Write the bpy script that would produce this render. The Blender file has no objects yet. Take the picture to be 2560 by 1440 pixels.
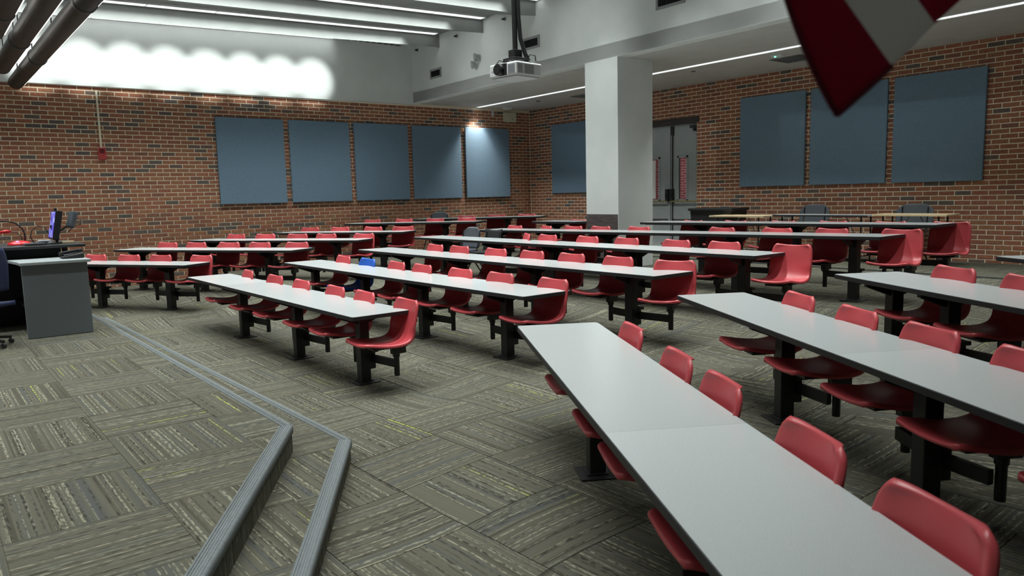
import bpy, bmesh, math, random
from mathutils import Vector, Matrix
random.seed(7)
S = bpy.context.scene
COL = S.collection
PI = math.pi
# ------------------------------------------------------------------ camera
CR, CU, CF = (0.6243, 0.7808, -0.0247), (-0.0814, 0.0965, 0.9920), (-0.7770, 0.6173, -0.1238)
cam = bpy.data.cameras.new('camera'); co = bpy.data.objects.new('camera', cam); COL.objects.link(co)
m = Matrix(((CR[0], CU[0], -CF[0], 16.393), (CR[1], CU[1], -CF[1], -13.791), (CR[2], CU[2], -CF[2], 1.77), (0, 0, 0, 1)))
loc, rot, _ = m.decompose()
co.location = loc; co.rotation_mode = 'QUATERNION'; co.rotation_quaternion = rot
cam.sensor_width = 36; cam.lens = 1878.03 / 2560 * 36; cam.clip_start = 0.05; cam.clip_end = 100
cam.dof.use_dof = True; cam.dof.focus_distance = 9.0; cam.dof.aperture_fstop = 4.0
S.camera = co
# ------------------------------------------------------------------ world, exposure
w = bpy.data.worlds.new('world'); S.world = w; w.use_nodes = True
w.node_tree.nodes['Background'].inputs[0].default_value = (0.75, 0.82, 0.9, 1)
w.node_tree.nodes['Background'].inputs[1].default_value = 0.02
S.view_settings.view_transform = 'Standard'; S.view_settings.look = 'None'
S.view_settings.exposure = 0.32; S.view_settings.gamma = 1; S.view_settings.use_curve_mapping = False
# ------------------------------------------------------------------ lights
LCOL = (0.93, 1.0, 0.97)
def area(name, loc, sx, sy, power, rot=(0, 0, 0), spread=PI, col=LCOL, parent=None):
    l = bpy.data.lights.new(name, 'AREA'); l.shape = 'RECTANGLE'; l.size = sx; l.size_y = sy
    l.energy = power; l.spread = spread; l.color = col
    o = bpy.data.objects.new(name, l); COL.objects.link(o); o.location = loc; o.rotation_euler = rot
    if parent: o.parent = parent
    return o
def spot(name, loc, target, power, angle, blend=0.5, radius=0.05, col=LCOL):
    l = bpy.data.lights.new(name, 'SPOT'); l.energy = power; l.spot_size = angle; l.spot_blend = blend
    l.shadow_soft_size = radius; l.color = col
    o = bpy.data.objects.new(name, l); COL.objects.link(o); o.location = loc
    o.rotation_euler = (Vector(target) - Vector(loc)).to_track_quat('-Z', 'Y').to_euler()
    return o
BYL = lambda x: -3.83-.040*x
CEIL_P = 160.0      # watts for each long ceiling strip
SOFF_P = 230.0
ceilz = lambda y: 5.45 + 0.028 * (y + 3.9)
SP = 1.79
STRIPS = []
for k in range(9):
    x = 0.26 if k == 0 else 1.47 + SP * (k - 1) + 0.15
    STRIPS.append((k, x))
for k, x in STRIPS:
    y1 = -5.9 if k == 0 else -4.85
    y0 = -16.0
    yc = (y0 + y1) / 2
    p = CEIL_P * (1.0 if k < 7 else 0.6)
    area('ceiling_strip_lamp', (x, yc, ceilz(yc) - 0.035), 0.15, y1 - y0, p * (0.05 if k == 0 else 1), rot=(-math.atan(0.028), 0, 0) if 0 else (math.atan(0.028), 0, 0), spread=1.5)
SOFF_Y = lambda x: -1.86 - 0.037 * x
area('soffit_strip_lamp', (8.9, SOFF_Y(8.9), 4.05), 17.4, 0.14, SOFF_P, rot=(0, 0, math.atan(-0.037)), spread=1.65)
for k in range(8):      # wall washers just under the first saw tooth, aimed at the white wall
    y = -11.75 + k * 0.76
    spot('wall_washer', (3.28, y, 5.10 + 0.028 * (y + 3.9)), (0.1, y, 4.42 + 0.010 * (y + 3.9)), 400, 0.36, 0.75, 0.05)
for x in (3.2, 6.6, 10.2, 13.8):   # added fill spots without fixtures, brightening the lower bulkhead
    spot('bulkhead_fill', (x, -8.6, 4.98), (x, BYL(x), 4.38), 130, 0.62, 1.0, 0.06)
spot('downlight_lamp', (0.30, -1.95, 4.04), (0.12, -1.95, 2.0), 120, 1.3, 0.7, 0.02, col=(1.0, 0.93, 0.82))

# ------------------------------------------------------------------ mesh helpers
class MB:
    def __init__(s): s.v = []; s.f = []; s.m = []
    def quad(s, a, b, c, d, mi=0):
        n = len(s.v); s.v += [a, b, c, d]; s.f.append((n, n+1, n+2, n+3)); s.m.append(mi)
    def box(s, x0, y0, z0, x1, y1, z1, mi=0):
        n = len(s.v)
        s.v += [(x0,y0,z0),(x1,y0,z0),(x1,y1,z0),(x0,y1,z0),(x0,y0,z1),(x1,y0,z1),(x1,y1,z1),(x0,y1,z1)]
        for q in ((0,3,2,1),(4,5,6,7),(0,1,5,4),(1,2,6,5),(2,3,7,6),(3,0,4,7)):
            s.f.append(tuple(n+i for i in q)); s.m.append(mi)
        return s
    def prism(s, pts, z0, z1, mi=0):          # pts counter-clockwise (x,y); z0/z1 numbers or functions
        n = len(s.v); k = len(pts)
        g = (lambda f, p: f(*p) if callable(f) else f)
        s.v += [(p[0], p[1], g(z0, p)) for p in pts] + [(p[0], p[1], g(z1, p)) for p in pts]
        s.f.append(tuple(n+i for i in reversed(range(k)))); s.m.append(mi)
        s.f.append(tuple(n+k+i for i in range(k))); s.m.append(mi)
        for i in range(k):
            j = (i+1) % k; s.f.append((n+i, n+j, n+k+j, n+k+i)); s.m.append(mi)
        return s
    def beam(s, a, b, w, h, mi=0):            # rectangular bar between two points, w sideways, h up
        a = Vector(a); b = Vector(b); d = (b-a).normalized()
        up = Vector((0,0,1)) if abs(d.z) < 0.95 else Vector((0,1,0))
        r = d.cross(up).normalized(); u = r.cross(d)
        n = len(s.v)
        for p in (a, b):
            for i, j in ((-1,-1),(1,-1),(1,1),(-1,1)):
                s.v.append(tuple(p + r*(i*w/2) + u*(j*h/2)))
        for q in ((0,1,2,3),(7,6,5,4),(0,4,5,1),(1,5,6,2),(2,6,7,3),(3,7,4,0)):
            s.f.append(tuple(n+i for i in q)); s.m.append(mi)
        return s
    def tube(s, pts, r, k=10, mi=0, cap=True):
        pts = [Vector(p) for p in pts]; n0 = len(s.v); L = len(pts)
        rr = r if isinstance(r, (list, tuple)) else [r]*L
        ref = None
        for i, p in enumerate(pts):
            d = (pts[min(i+1, L-1)] - pts[max(i-1, 0)]).normalized()
            if ref is None:
                ref = Vector((0,0,1)) if abs(d.z) < 0.9 else Vector((1,0,0))
            a = d.cross(ref).normalized(); b = d.cross(a).normalized(); ref = a.cross(d).normalized() if False else ref
            for j in range(k):
                t = 2*PI*j/k; s.v.append(tuple(p + a*(rr[i]*math.cos(t)) + b*(rr[i]*math.sin(t))))
        for i in range(L-1):
            for j in range(k):
                j2 = (j+1) % k
                s.f.append((n0+i*k+j, n0+i*k+j2, n0+(i+1)*k+j2, n0+(i+1)*k+j)); s.m.append(mi)
        if cap:
            s.f.append(tuple(n0+j for j in reversed(range(k)))); s.m.append(mi)
            s.f.append(tuple(n0+(L-1)*k+j for j in range(k))); s.m.append(mi)
        return s
    def grid(s, fn, nu, nv, mi=0):
        n = len(s.v)
        for i in range(nu+1):
            for j in range(nv+1): s.v.append(tuple(fn(i/nu, j/nv)))
        for i in range(nu):
            for j in range(nv):
                a = n+i*(nv+1)+j; s.f.append((a, a+nv+1, a+nv+2, a+1)); s.m.append(mi)
        return s
    def mesh(s, name, mats, smooth=False, fix=True):
        me = bpy.data.meshes.new(name); me.from_pydata(s.v, [], s.f)
        for mt in (mats if isinstance(mats, (list, tuple)) else [mats]): me.materials.append(mt)
        me.polygons.foreach_set('material_index', s.m)
        if fix:
            bm = bmesh.new(); bm.from_mesh(me); bmesh.ops.recalc_face_normals(bm, faces=bm.faces); bm.to_mesh(me); bm.free()
        if smooth: me.polygons.foreach_set('use_smooth', [True]*len(me.polygons))
        me.update(); return me
    def build(s, name, mats, parent=None, smooth=False, fix=True, bevel=0, seg=2):
        o = bpy.data.objects.new(name, s.mesh(name, mats, smooth, fix)); COL.objects.link(o)
        if parent: o.parent = parent
        if bevel:
            b = o.modifiers.new('bevel', 'BEVEL'); b.width = bevel; b.segments = seg; b.limit_method = 'ANGLE'; b.angle_limit = 0.6
            b.harden_normals = False
        return o
def obj_from(name, me, parent=None, loc=None, rot=None):
    o = bpy.data.objects.new(name, me); COL.objects.link(o)
    if parent: o.parent = parent
    if loc: o.location = loc
    if rot: o.rotation_euler = rot
    return o
def tag(o, label=None, cat=None, group=None, kind=None):
    if label: o['label'] = label
    if cat: o['category'] = cat
    if group: o['group'] = group
    if kind: o['kind'] = kind
    return o
def empty(name, loc, rz, label, cat, group=None):
    o = bpy.data.objects.new(name, None); COL.objects.link(o); o.location = loc; o.rotation_euler = (0, 0, rz)
    o.empty_display_size = 0.1
    return tag(o, label, cat, group)
def copy_tree(o, parent=None):
    c = o.copy(); COL.objects.link(c); c.parent = parent
    for ch in list(KIDS.get(o.name, [])): copy_tree_reg(ch, c, o)
    return c
def kids(o): return [x for x in bpy.data.objects if x.parent == o]
def dup(o, parent=None):
    c = o.copy(); COL.objects.link(c); c.parent = parent
    for ch in kids(o): dup(ch, c)
    return c

# ------------------------------------------------------------------ materials
def mat(name, col, rough=0.5, metal=0.0, spec=0.5, emit=None, es=1.0):
    mt = bpy.data.materials.new(name); mt.use_nodes = True
    b = mt.node_tree.nodes['Principled BSDF']
    b.inputs['Base Color'].default_value = (*col, 1); b.inputs['Roughness'].default_value = rough
    b.inputs['Metallic'].default_value = metal; b.inputs['Specular IOR Level'].default_value = spec
    if emit: b.inputs['Emission Color'].default_value = (*emit, 1); b.inputs['Emission Strength'].default_value = es
    return mt
def nd(mt, t, **k):
    n = mt.node_tree.nodes.new(t)
    for a, v in k.items(): setattr(n, a, v)
    return n
def lk(mt, a, b): mt.node_tree.links.new(a, b)
def noisy(name, c1, c2, scale, rough=0.6, bump=0.0, detail=4, spec=0.5, coord='Object', stretch=None, contrast=(0.35, 0.65)):
    mt = mat(name, c1, rough, spec=spec); b = mt.node_tree.nodes['Principled BSDF']
    tc = nd(mt, 'ShaderNodeTexCoord'); n = nd(mt, 'ShaderNodeTexNoise'); n.inputs['Scale'].default_value = scale; n.inputs['Detail'].default_value = detail
    src = tc.outputs[coord]
    if stretch:
        mp = nd(mt, 'ShaderNodeMapping'); mp.inputs['Scale'].default_value = stretch; lk(mt, src, mp.inputs[0]); src = mp.outputs[0]
    lk(mt, src, n.inputs['Vector'])
    r = nd(mt, 'ShaderNodeValToRGB'); r.color_ramp.elements[0].color = (*c1, 1); r.color_ramp.elements[1].color = (*c2, 1)
    r.color_ramp.elements[0].position = contrast[0]; r.color_ramp.elements[1].position = contrast[1]
    lk(mt, n.outputs['Fac'], r.inputs[0]); lk(mt, r.outputs[0], b.inputs['Base Color'])
    if bump:
        bp = nd(mt, 'ShaderNodeBump'); bp.inputs['Strength'].default_value = bump; bp.inputs['Distance'].default_value = 0.002
        lk(mt, n.outputs['Fac'], bp.inputs['Height']); lk(mt, bp.outputs[0], b.inputs['Normal'])
    return mt
def ramp(mt, stops, interp='LINEAR'):
    r = nd(mt, 'ShaderNodeValToRGB'); cr = r.color_ramp; cr.interpolation = interp
    while len(cr.elements) < len(stops): cr.elements.new(0.5)
    for e, (p, c) in zip(cr.elements, stops): e.position = p; e.color = (*c, 1)
    return r
M = {}
M['plaster'] = noisy('white_plaster', (0.74, 0.765, 0.755), (0.78, 0.80, 0.79), 3, 0.85, 0.1)
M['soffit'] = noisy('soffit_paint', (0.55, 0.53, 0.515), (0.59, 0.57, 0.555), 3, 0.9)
M['ceil'] = noisy('ceiling_paint', (0.24, 0.25, 0.243), (0.265, 0.275, 0.268), 3, 0.9)
M['mortar'] = noisy('mortar', (0.78, 0.69, 0.53), (0.88, 0.79, 0.63), 40, 0.95, 0.4)
M['black_metal'] = noisy('black_powder_coat', (0.008, 0.008, 0.009), (0.013, 0.012, 0.013), 60, 0.45)
M['black_plastic'] = mat('black_plastic', (0.012, 0.012, 0.014), 0.45)
M['edge'] = mat('black_edge_band', (0.014, 0.014, 0.016), 0.5)
M['steel'] = mat('brushed_steel', (0.35, 0.36, 0.38), 0.35, 1.0)
M['white_plastic'] = mat('white_plastic', (0.72, 0.73, 0.74), 0.4)
M['gray_plastic'] = mat('gray_plastic', (0.085, 0.095, 0.11), 0.5)
M['blue_fabric_chair'] = mat('navy_plastic', (0.02, 0.03, 0.09), 0.6)
M['rubber'] = noisy('gray_rubber_nosing', (0.10, 0.112, 0.115), (0.13, 0.143, 0.147), 50, 0.6, 0.3)
M['lamp'] = mat('lamp_diffuser', (0.9, 0.9, 0.9), 0.5, emit=(0.95, 1.0, 0.99), es=0.88)
M['dark'] = mat('dark_void', (0.004, 0.004, 0.005), 0.9)
M['door'] = noisy('door_gray_paint', (0.33, 0.36, 0.37), (0.36, 0.39, 0.40), 4, 0.45)
M['door_frame'] = mat('dark_bronze_frame', (0.035, 0.028, 0.025), 0.45)
M['brass'] = mat('worn_brass_bar', (0.55, 0.45, 0.20), 0.3, 0.9)
M['tan'] = noisy('tan_laminate', (0.52, 0.40, 0.24), (0.60, 0.47, 0.30), 6, 0.45)
def shell_mat(name, c):
    mt = mat(name, c, 0.38, spec=0.5); b = mt.node_tree.nodes['Principled BSDF']
    tc = nd(mt, 'ShaderNodeTexCoord'); n = nd(mt, 'ShaderNodeTexNoise'); n.inputs['Scale'].default_value = 260; lk(mt, tc.outputs['Object'], n.inputs['Vector'])
    bp = nd(mt, 'ShaderNodeBump'); bp.inputs['Strength'].default_value = 0.25; bp.inputs['Distance'].default_value = 0.001
    lk(mt, n.outputs['Fac'], bp.inputs['Height']); lk(mt, bp.outputs[0], b.inputs['Normal'])
    oi = nd(mt, 'ShaderNodeObjectInfo'); hs = nd(mt, 'ShaderNodeHueSaturation'); hs.inputs['Color'].default_value = (*c, 1)
    mr = nd(mt, 'ShaderNodeMapRange'); mr.inputs[3].default_value = 0.88; mr.inputs[4].default_value = 1.1
    lk(mt, oi.outputs['Random'], mr.inputs[0]); lk(mt, mr.outputs[0], hs.inputs['Value']); lk(mt, hs.outputs[0], b.inputs['Base Color'])
    b.inputs['Coat Weight'].default_value = 0.15; b.inputs['Coat Roughness'].default_value = 0.3
    return mt
M['red'] = shell_mat('red_shell_plastic', (0.46, 0.055, 0.066))
M['blue'] = shell_mat('blue_shell_plastic', (0.012, 0.085, 0.42))
# laminate
mt = mat('speckled_gray_laminate', (0.5, 0.52, 0.52), 0.22, spec=0.5); b = mt.node_tree.nodes['Principled BSDF']
tc = nd(mt, 'ShaderNodeTexCoord'); n = nd(mt, 'ShaderNodeTexNoise'); n.inputs['Scale'].default_value = 420; n.inputs['Detail'].default_value = 2
lk(mt, tc.outputs['Object'], n.inputs['Vector']); r = ramp(mt, [(0.30, (0.29, 0.31, 0.315)), (0.42, (0.395, 0.41, 0.415)), (0.62, (0.45, 0.465, 0.465)), (0.72, (0.54, 0.55, 0.54))])
lk(mt, n.outputs['Fac'], r.inputs[0]); oi = nd(mt, 'ShaderNodeObjectInfo'); hs = nd(mt, 'ShaderNodeHueSaturation')
mr = nd(mt, 'ShaderNodeMapRange'); mr.inputs[3].default_value = 0.92; mr.inputs[4].default_value = 1.06; lk(mt, oi.outputs['Random'], mr.inputs[0]); lk(mt, mr.outputs[0], hs.inputs['Value'])
lk(mt, r.outputs[0], hs.inputs['Color']); lk(mt, hs.outputs[0], b.inputs['Base Color'])
M['laminate'] = mt
# acoustic fabric
mt = noisy('blue_acoustic_fabric', (0.135, 0.215, 0.30), (0.22, 0.31, 0.405), 130, 0.95, 0.5, detail=3, spec=0.2, contrast=(0.3, 0.7)); M['fabric'] = mt
M['cabinet'] = noisy('gray_speckled_cabinet', (0.095, 0.11, 0.12), (0.19, 0.21, 0.225), 150, 0.5, detail=3, contrast=(0.3, 0.7))
M['cabinet_top'] = noisy('gray_speckled_top', (0.27, 0.30, 0.31), (0.40, 0.43, 0.44), 200, 0.4, contrast=(0.3, 0.7))
M['wood_dark'] = noisy('dark_walnut_laminate', (0.075, 0.06, 0.06), (0.125, 0.10, 0.098), 5, 0.5, stretch=(1, 1, 9))
# brick (attribute 'tint' on joined fields, object random on single bricks)
def brick_mat(name, use_attr):
    mt = mat(name, (0.3, 0.1, 0.06), 0.85, spec=0.3); b = mt.node_tree.nodes['Principled BSDF']
    if use_attr:
        a = nd(mt, 'ShaderNodeAttribute'); a.attribute_name = 'tint'; src = a.outputs['Fac']
    else:
        a = nd(mt, 'ShaderNodeAttribute'); a.attribute_type = 'OBJECT'; a.attribute_name = 'tint'; src = a.outputs['Fac']
    r = ramp(mt, [(0.0, (0.115, 0.098, 0.092)), (0.08, (0.15, 0.115, 0.10)), (0.17, (0.21, 0.11, 0.078)), (0.3, (0.28, 0.115, 0.07)),
                  (0.55, (0.35, 0.135, 0.08)), (0.8, (0.31, 0.145, 0.08)), (1.0, (0.39, 0.175, 0.095))])
    lk(mt, src, r.inputs[0])
    tc = nd(mt, 'ShaderNodeTexCoord'); g = nd(mt, 'ShaderNodeNewGeometry')
    n = nd(mt, 'ShaderNodeTexNoise'); n.inputs['Scale'].default_value = 28; n.inputs['Detail'].default_value = 6; lk(mt, g.outputs['Position'], n.inputs['Vector'])
    mx = nd(mt, 'ShaderNodeMix', data_type='RGBA', blend_type='MULTIPLY'); mx.inputs[0].default_value = 0.7
    r2 = ramp(mt, [(0.3, (0.75, 0.75, 0.77)), (0.65, (1.3, 1.28, 1.25))]); lk(mt, n.outputs['Fac'], r2.inputs[0])
    lk(mt, r.outputs[0], mx.inputs[6]); lk(mt, r2.outputs[0], mx.inputs[7]); lk(mt, mx.outputs[2], b.inputs['Base Color'])
    bp = nd(mt, 'ShaderNodeBump'); bp.inputs['Strength'].default_value = 0.6; bp.inputs['Distance'].default_value = 0.004
    lk(mt, n.outputs['Fac'], bp.inputs['Height']); lk(mt, bp.outputs[0], b.inputs['Normal'])
    return mt
M['brick_field'] = brick_mat('brick_clay_field', True)
M['brick'] = brick_mat('brick_clay', False)
# carpet: UV u along the stripe, v across; attribute tile random
def carpet():
    mt = mat('striped_carpet_tile', (0.1, 0.1, 0.08), 1.0, spec=0.1); b = mt.node_tree.nodes['Principled BSDF']
    uv = nd(mt, 'ShaderNodeUVMap'); uv.uv_map = 'UVMap'
    def mapped(sx, sy, off=0):
        mp = nd(mt, 'ShaderNodeMapping'); mp.inputs['Scale'].default_value = (sx, sy, 1); mp.inputs['Location'].default_value = (off, off*1.7, 0)
        lk(mt, uv.outputs[0], mp.inputs[0]); return mp.outputs[0]
    def noise(src, sc, det=2, rough=0.5):
        n = nd(mt, 'ShaderNodeTexNoise'); n.inputs['Scale'].default_value = sc; n.inputs['Detail'].default_value = det; n.inputs['Roughness'].default_value = rough
        lk(mt, src, n.inputs['Vector']); return n.outputs['Fac']
    # broad stripes
    band = noise(mapped(0.12, 17), 1.0, 3, 0.6)
    rb = ramp(mt, [(0.33, (0.052, 0.048, 0.037)), (0.43, (0.076, 0.071, 0.054)), (0.5, (0.094, 0.088, 0.067)), (0.57, (0.080, 0.078, 0.063)), (0.68, (0.066, 0.067, 0.065))])
    lk(mt, band, rb.inputs[0])
    def mult(a, c):
        q = nd(mt, 'ShaderNodeMath', operation='MULTIPLY'); lk(mt, a, q.inputs[0]); lk(mt, c, q.inputs[1]); return q.outputs[0]
    def mask(src, lo, hi):
        q = nd(mt, 'ShaderNodeMapRange'); q.inputs[1].default_value = lo; q.inputs[2].default_value = hi; lk(mt, src, q.inputs[0]); return q.outputs[0]
    # pale threads: full length lines broken into short dashes
    th = mult(mask(noise(mapped(0.15, 62, 3.1), 1.0, 1), .55, .63), mask(noise(mapped(26, 70, 5.0), 1.0, 1), .40, .56))
    mx = nd(mt, 'ShaderNodeMix', data_type='RGBA'); lk(mt, th, mx.inputs[0]); lk(mt, rb.outputs[0], mx.inputs[6]); mx.inputs[7].default_value = (0.22, 0.21, 0.155, 1)
    td = mult(mask(noise(mapped(0.2, 55, 9.7), 1.0, 1), .54, .64), mask(noise(mapped(18, 60, 8.0), 1.0, 1), .42, .58))
    mx2 = nd(mt, 'ShaderNodeMix', data_type='RGBA'); lk(mt, td, mx2.inputs[0]); lk(mt, mx.outputs[2], mx2.inputs[6]); mx2.inputs[7].default_value = (0.034, 0.031, 0.025, 1)
    tg = mult(mask(noise(mapped(0.3, 60, 21.3), 1.0, 0), .80, .81), mask(noise(mapped(30, 60, 2.0), 1.0, 1), .42, .5))
    mx3 = nd(mt, 'ShaderNodeMix', data_type='RGBA'); lk(mt, tg, mx3.inputs[0]); lk(mt, mx2.outputs[2], mx3.inputs[6]); mx3.inputs[7].default_value = (0.33, 0.36, 0.06, 1)
    lk(mt, mx3.outputs[2], b.inputs['Base Color'])
    pile = noise(mapped(120, 320, 1.0), 1.0, 3)
    ad = nd(mt, 'ShaderNodeMath', operation='ADD'); lk(mt, pile, ad.inputs[0]); lk(mt, th, ad.inputs[1])
    bp = nd(mt, 'ShaderNodeBump'); bp.inputs['Strength'].default_value = 0.7; bp.inputs['Distance'].default_value = 0.004
    lk(mt, ad.outputs[0], bp.inputs['Height']); lk(mt, bp.outputs[0], b.inputs['Normal'])
    return mt
M['carpet'] = carpet()
M['carpet_base'] = mat('carpet_backing', (0.07, 0.065, 0.052), 1.0, spec=0.1)
M['glass'] = mat('clear_glass', (0.9, 0.95, 0.95), 0.05, spec=0.5)
M['glass'].node_tree.nodes['Principled BSDF'].inputs['Transmission Weight'].default_value = 1.0
M['glass'].node_tree.nodes['Principled BSDF'].inputs['IOR'].default_value = 1.05
M['paper'] = mat('white_paper', (0.8, 0.78, 0.76), 0.8)

# ------------------------------------------------------------------ floor level
# desk rows: front-left, front-right (x, y, top z)
DESK = {
'c1': ((5.288,-10.82,.724),(10.375,-10.82,.724)), 'c2': ((5.374,-9.443,.83),(11.083,-9.443,.83)),
'c3': ((5.391,-8.21,.947),(11.59,-8.21,.947)), 'c4': ((4.888,-6.86,1.06),(11.81,-6.86,1.06)),
'c5': ((5.028,-5.55,1.13),(12.5,-5.55,1.21)), 'c6l': ((5.1,-4.3,1.235),(6.34,-4.3,1.24)), 'c6': ((7.9,-4.3,1.255),(12.55,-4.3,1.285)),
'L1': ((1.276,-12.809,.85),(4.75,-10.70,.85)), 'L2': ((1.847,-11.082,.98),(5.01,-9.16,.98)), 'L3': ((1.30,-9.68,1.043),(4.49,-7.742,1.043)),
'L4': ((1.11,-7.92,1.094),(3.67,-6.37,1.10)), 'L5': ((1.0,-6.29,1.21),(3.72,-4.64,1.228)), 'L6': ((1.18,-4.66,1.245),(3.88,-3.03,1.28)),
'R1': ((12.131,-10.37,.806),(16.2,-12.82,.806)), 'R2': ((12.287,-8.74,.88),(16.36,-11.19,.88)),
'R3': ((13.081,-7.625,1.02),(17.1,-10.05,1.02)), 'R4': ((13.95,-6.56,1.14),(17.1,-8.46,1.14)),
}
HT = {k: 0.724 for k in DESK}
HT.update({'c5': 0.775, 'c6': 0.83, 'c6l': 0.82, 'L5': 0.75, 'L6': 0.79, 'R4': 0.74})
SAMP = []
for k, (a, b2) in DESK.items():
    n2 = 7
    dx, dy = b2[0]-a[0], b2[1]-a[1]; L = math.hypot(dx, dy); nx, ny = -dy/L, dx/L
    for i in range(n2):
        t = i/(n2-1)
        SAMP.append((a[0]+dx*t+nx*.3, a[1]+dy*t+ny*.3, a[2]+(b2[2]-a[2])*t-HT[k]))
for x in range(2, 17): SAMP.append((x, -12.2, 0.0))
for y, z in ((-12.6, .02), (-11.9, .07), (-11.2, .125), (-10.3, .15), (-9.4, .2), (-8, .27), (-6.5, .34), (-5, .41), (-3.7, .44), (-2.6, .44)): SAMP += [(-.1, y, z), (.25, y, z+.01)]
for x in range(0, 19): SAMP.append((x, -2.2, .425))
def FZ(x, y):
    s = w_ = 0
    for a, b3, z in SAMP:
        q = 1.0/((x-a)**2+(y-b3)**2+0.12)**2
        s += q*z; w_ += q
    return s/w_
RX = 18.2; RY = -16.6
STZ, MDZ = 0.32, 0.15
S1 = [(2.6,-13.1),(4.45,-12.02),(11.81,-12.0),(19.0,-16.5)]
S2 = [(2.4,-12.85),(4.43,-11.72),(11.86,-11.62),(19.5,-16.4)]
# ------------------------------------------------------------------ floor tiles
TX, TY, OX, OY = 0.665, 0.655, 9.93-0.665*15, -12.96-0.655*6
def nearcam(x, y): return math.hypot(x-16.393, y+13.791)
def infrustum(x, y, z, mx=1330, my=760):
    d = (x-16.393, y+13.791, z-1.77); f_ = sum(a*b4 for a, b4 in zip(d, CF))
    if f_ < 0.3: return False
    u = 1878*sum(a*b4 for a, b4 in zip(d, CR))/f_; v = 1878*sum(a*b4 for a, b4 in zip(d, CU))/f_
    return abs(u) < mx and abs(v) < my
def inside(poly, x, y):
    c = False; j = len(poly)-1
    for i in range(len(poly)):
        xi, yi = poly[i]; xj, yj = poly[j]
        if (yi > y) != (yj > y) and x < (xj-xi)*(y-yi)/(yj-yi)+xi: c = not c
        j = i
    return c
def clip(poly, region):                   # Sutherland-Hodgman against convex ccw region
    out = poly
    for i in range(len(region)):
        a, b5 = region[i], region[(i+1) % len(region)]; inp = out; out = []
        if not inp: break
        side = lambda p: (b5[0]-a[0])*(p[1]-a[1])-(b5[1]-a[1])*(p[0]-a[0])
        for k in range(len(inp)):
            p, q = inp[k-1], inp[k]; sp, sq = side(p), side(q)
            if sp*sq < 0:
                t = sp/(sp-sq); out.append((p[0]+(q[0]-p[0])*t, p[1]+(q[1]-p[1])*t))
            if sq >= 0: out.append(q)
    return out
STAGE = [(2.6,-13.1),(0.0,-14.6),(0.0,RY),(RX,RY),(RX,-16.0),(11.81,-12.0),(4.45,-12.02)]
STAGE = [(0.0,RY),(RX,RY),(RX,-16.01),(11.81,-12.0),(4.45,-12.02),(0.0,-14.6)]      # ccw, convex
MID = [(0.0,RY),(RX,RY),(RX,-15.6),(11.86,-11.62),(4.43,-11.72),(0.0,-14.25)]
def tile_faces(mb, uvs, quad, par, zf, sub):
    """quad: ccw polygon in xy; builds slightly raised tile with bevelled rim"""
    x0 = min(p[0] for p in quad); y0 = min(p[1] for p in quad)
    ro, co_ = random.uniform(0, 40), random.uniform(0, 40)
    def uv(x, y):
        return (x+ro, y+co_) if par else (y+ro, x+co_)
    if sub:
        x1 = max(p[0] for p in quad); y1 = max(p[1] for p in quad); g = 0.003
        N = 3
        base = len(mb.v)
        for i in range(N+1):
            for j in range(N+1):
                x = x0+g+(x1-x0-2*g)*i/N; y = y0+g+(y1-y0-2*g)*j/N; mb.v.append((x, y, zf(x, y)+0.004))
        for i in range(N):
            for j in range(N):
                a = base+i*(N+1)+j; f4 = (a, a+N+1, a+N+2, a+1); mb.f.append(f4); mb.m.append(0); uvs.append([uv(*mb.v[q][:2]) for q in f4])
        ring = [base+i*(N+1) for i in range(N+1)]+[base+N*(N+1)+j for j in range(1, N+1)]+[base+i*(N+1)+N for i in range(N-1, -1, -1)]+[base+j for j in range(N-1, 0, -1)]
    else:
        base = len(mb.v); cx = sum(p[0] for p in quad)/len(quad); cy = sum(p[1] for p in quad)/len(quad)
        for p in quad:
            x = cx+(p[0]-cx)*0.995; y = cy+(p[1]-cy)*0.995; mb.v.append((x, y, zf(x, y)+0.004))
        f4 = tuple(range(base, base+len(quad))); mb.f.append(f4); mb.m.append(0); uvs.append([uv(*mb.v[q][:2]) for q in f4]); ring = list(f4)
    nb = len(mb.v)
    for q in ring:
        x, y, z = mb.v[q]; mb.v.append((x, y, z-0.006))
    for i in range(len(ring)):
        j = (i+1) % len(ring); f4 = (ring[j], ring[i], nb+i, nb+j); mb.f.append(f4); mb.m.append(0); uvs.append([uv(*mb.v[q][:2]) for q in f4])
def tiles_obj(name, mb, uvs, parent):
    me = mb.mesh(name, M['carpet'], fix=False); ul = me.uv_layers.new(name='UVMap'); k = 0
    for u4 in uvs:
        for c in u4: ul.data[k].uv = c; k += 1
    return obj_from(name, me, parent)
def floor_obj():
    nx, ny = 46, 42; mb = MB()
    mb.grid(lambda i, j: (-.3+(RX+.6)*i, -13.6+(13.6-1.9)*j, FZ(-.3+(RX+.6)*i, -13.6+(13.6-1.9)*j)-.002), nx, ny)
    o = mb.build('floor', M['carpet_base'], fix=False); tag(o, kind='structure'); return o
floor = floor_obj()
cand = []
for i in range(-1, 28):
    for j in range(0, 26):
        x = OX+TX*i; y = OY+TY*j
        if x > RX or x+TX < 0 or y > -1.9: continue
        c = (x+TX/2, y+TY/2)
        if y+TY > -1.95: pass
        q = [(x, y), (x+TX, y), (x+TX, y+TY), (x, y+TY)]
        if inside(MID, *c) and all(inside(MID, *p) for p in q): continue
        zc = FZ(*c)
        cand.append((nearcam(*c) + (0 if infrustum(c[0], c[1], zc, 1500, 900) else 100), i, j, q, c))
cand.sort(key=lambda t: t[0])
rest = MB(); ruv = []
zf = lambda x, y: FZ(x, y)
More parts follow.
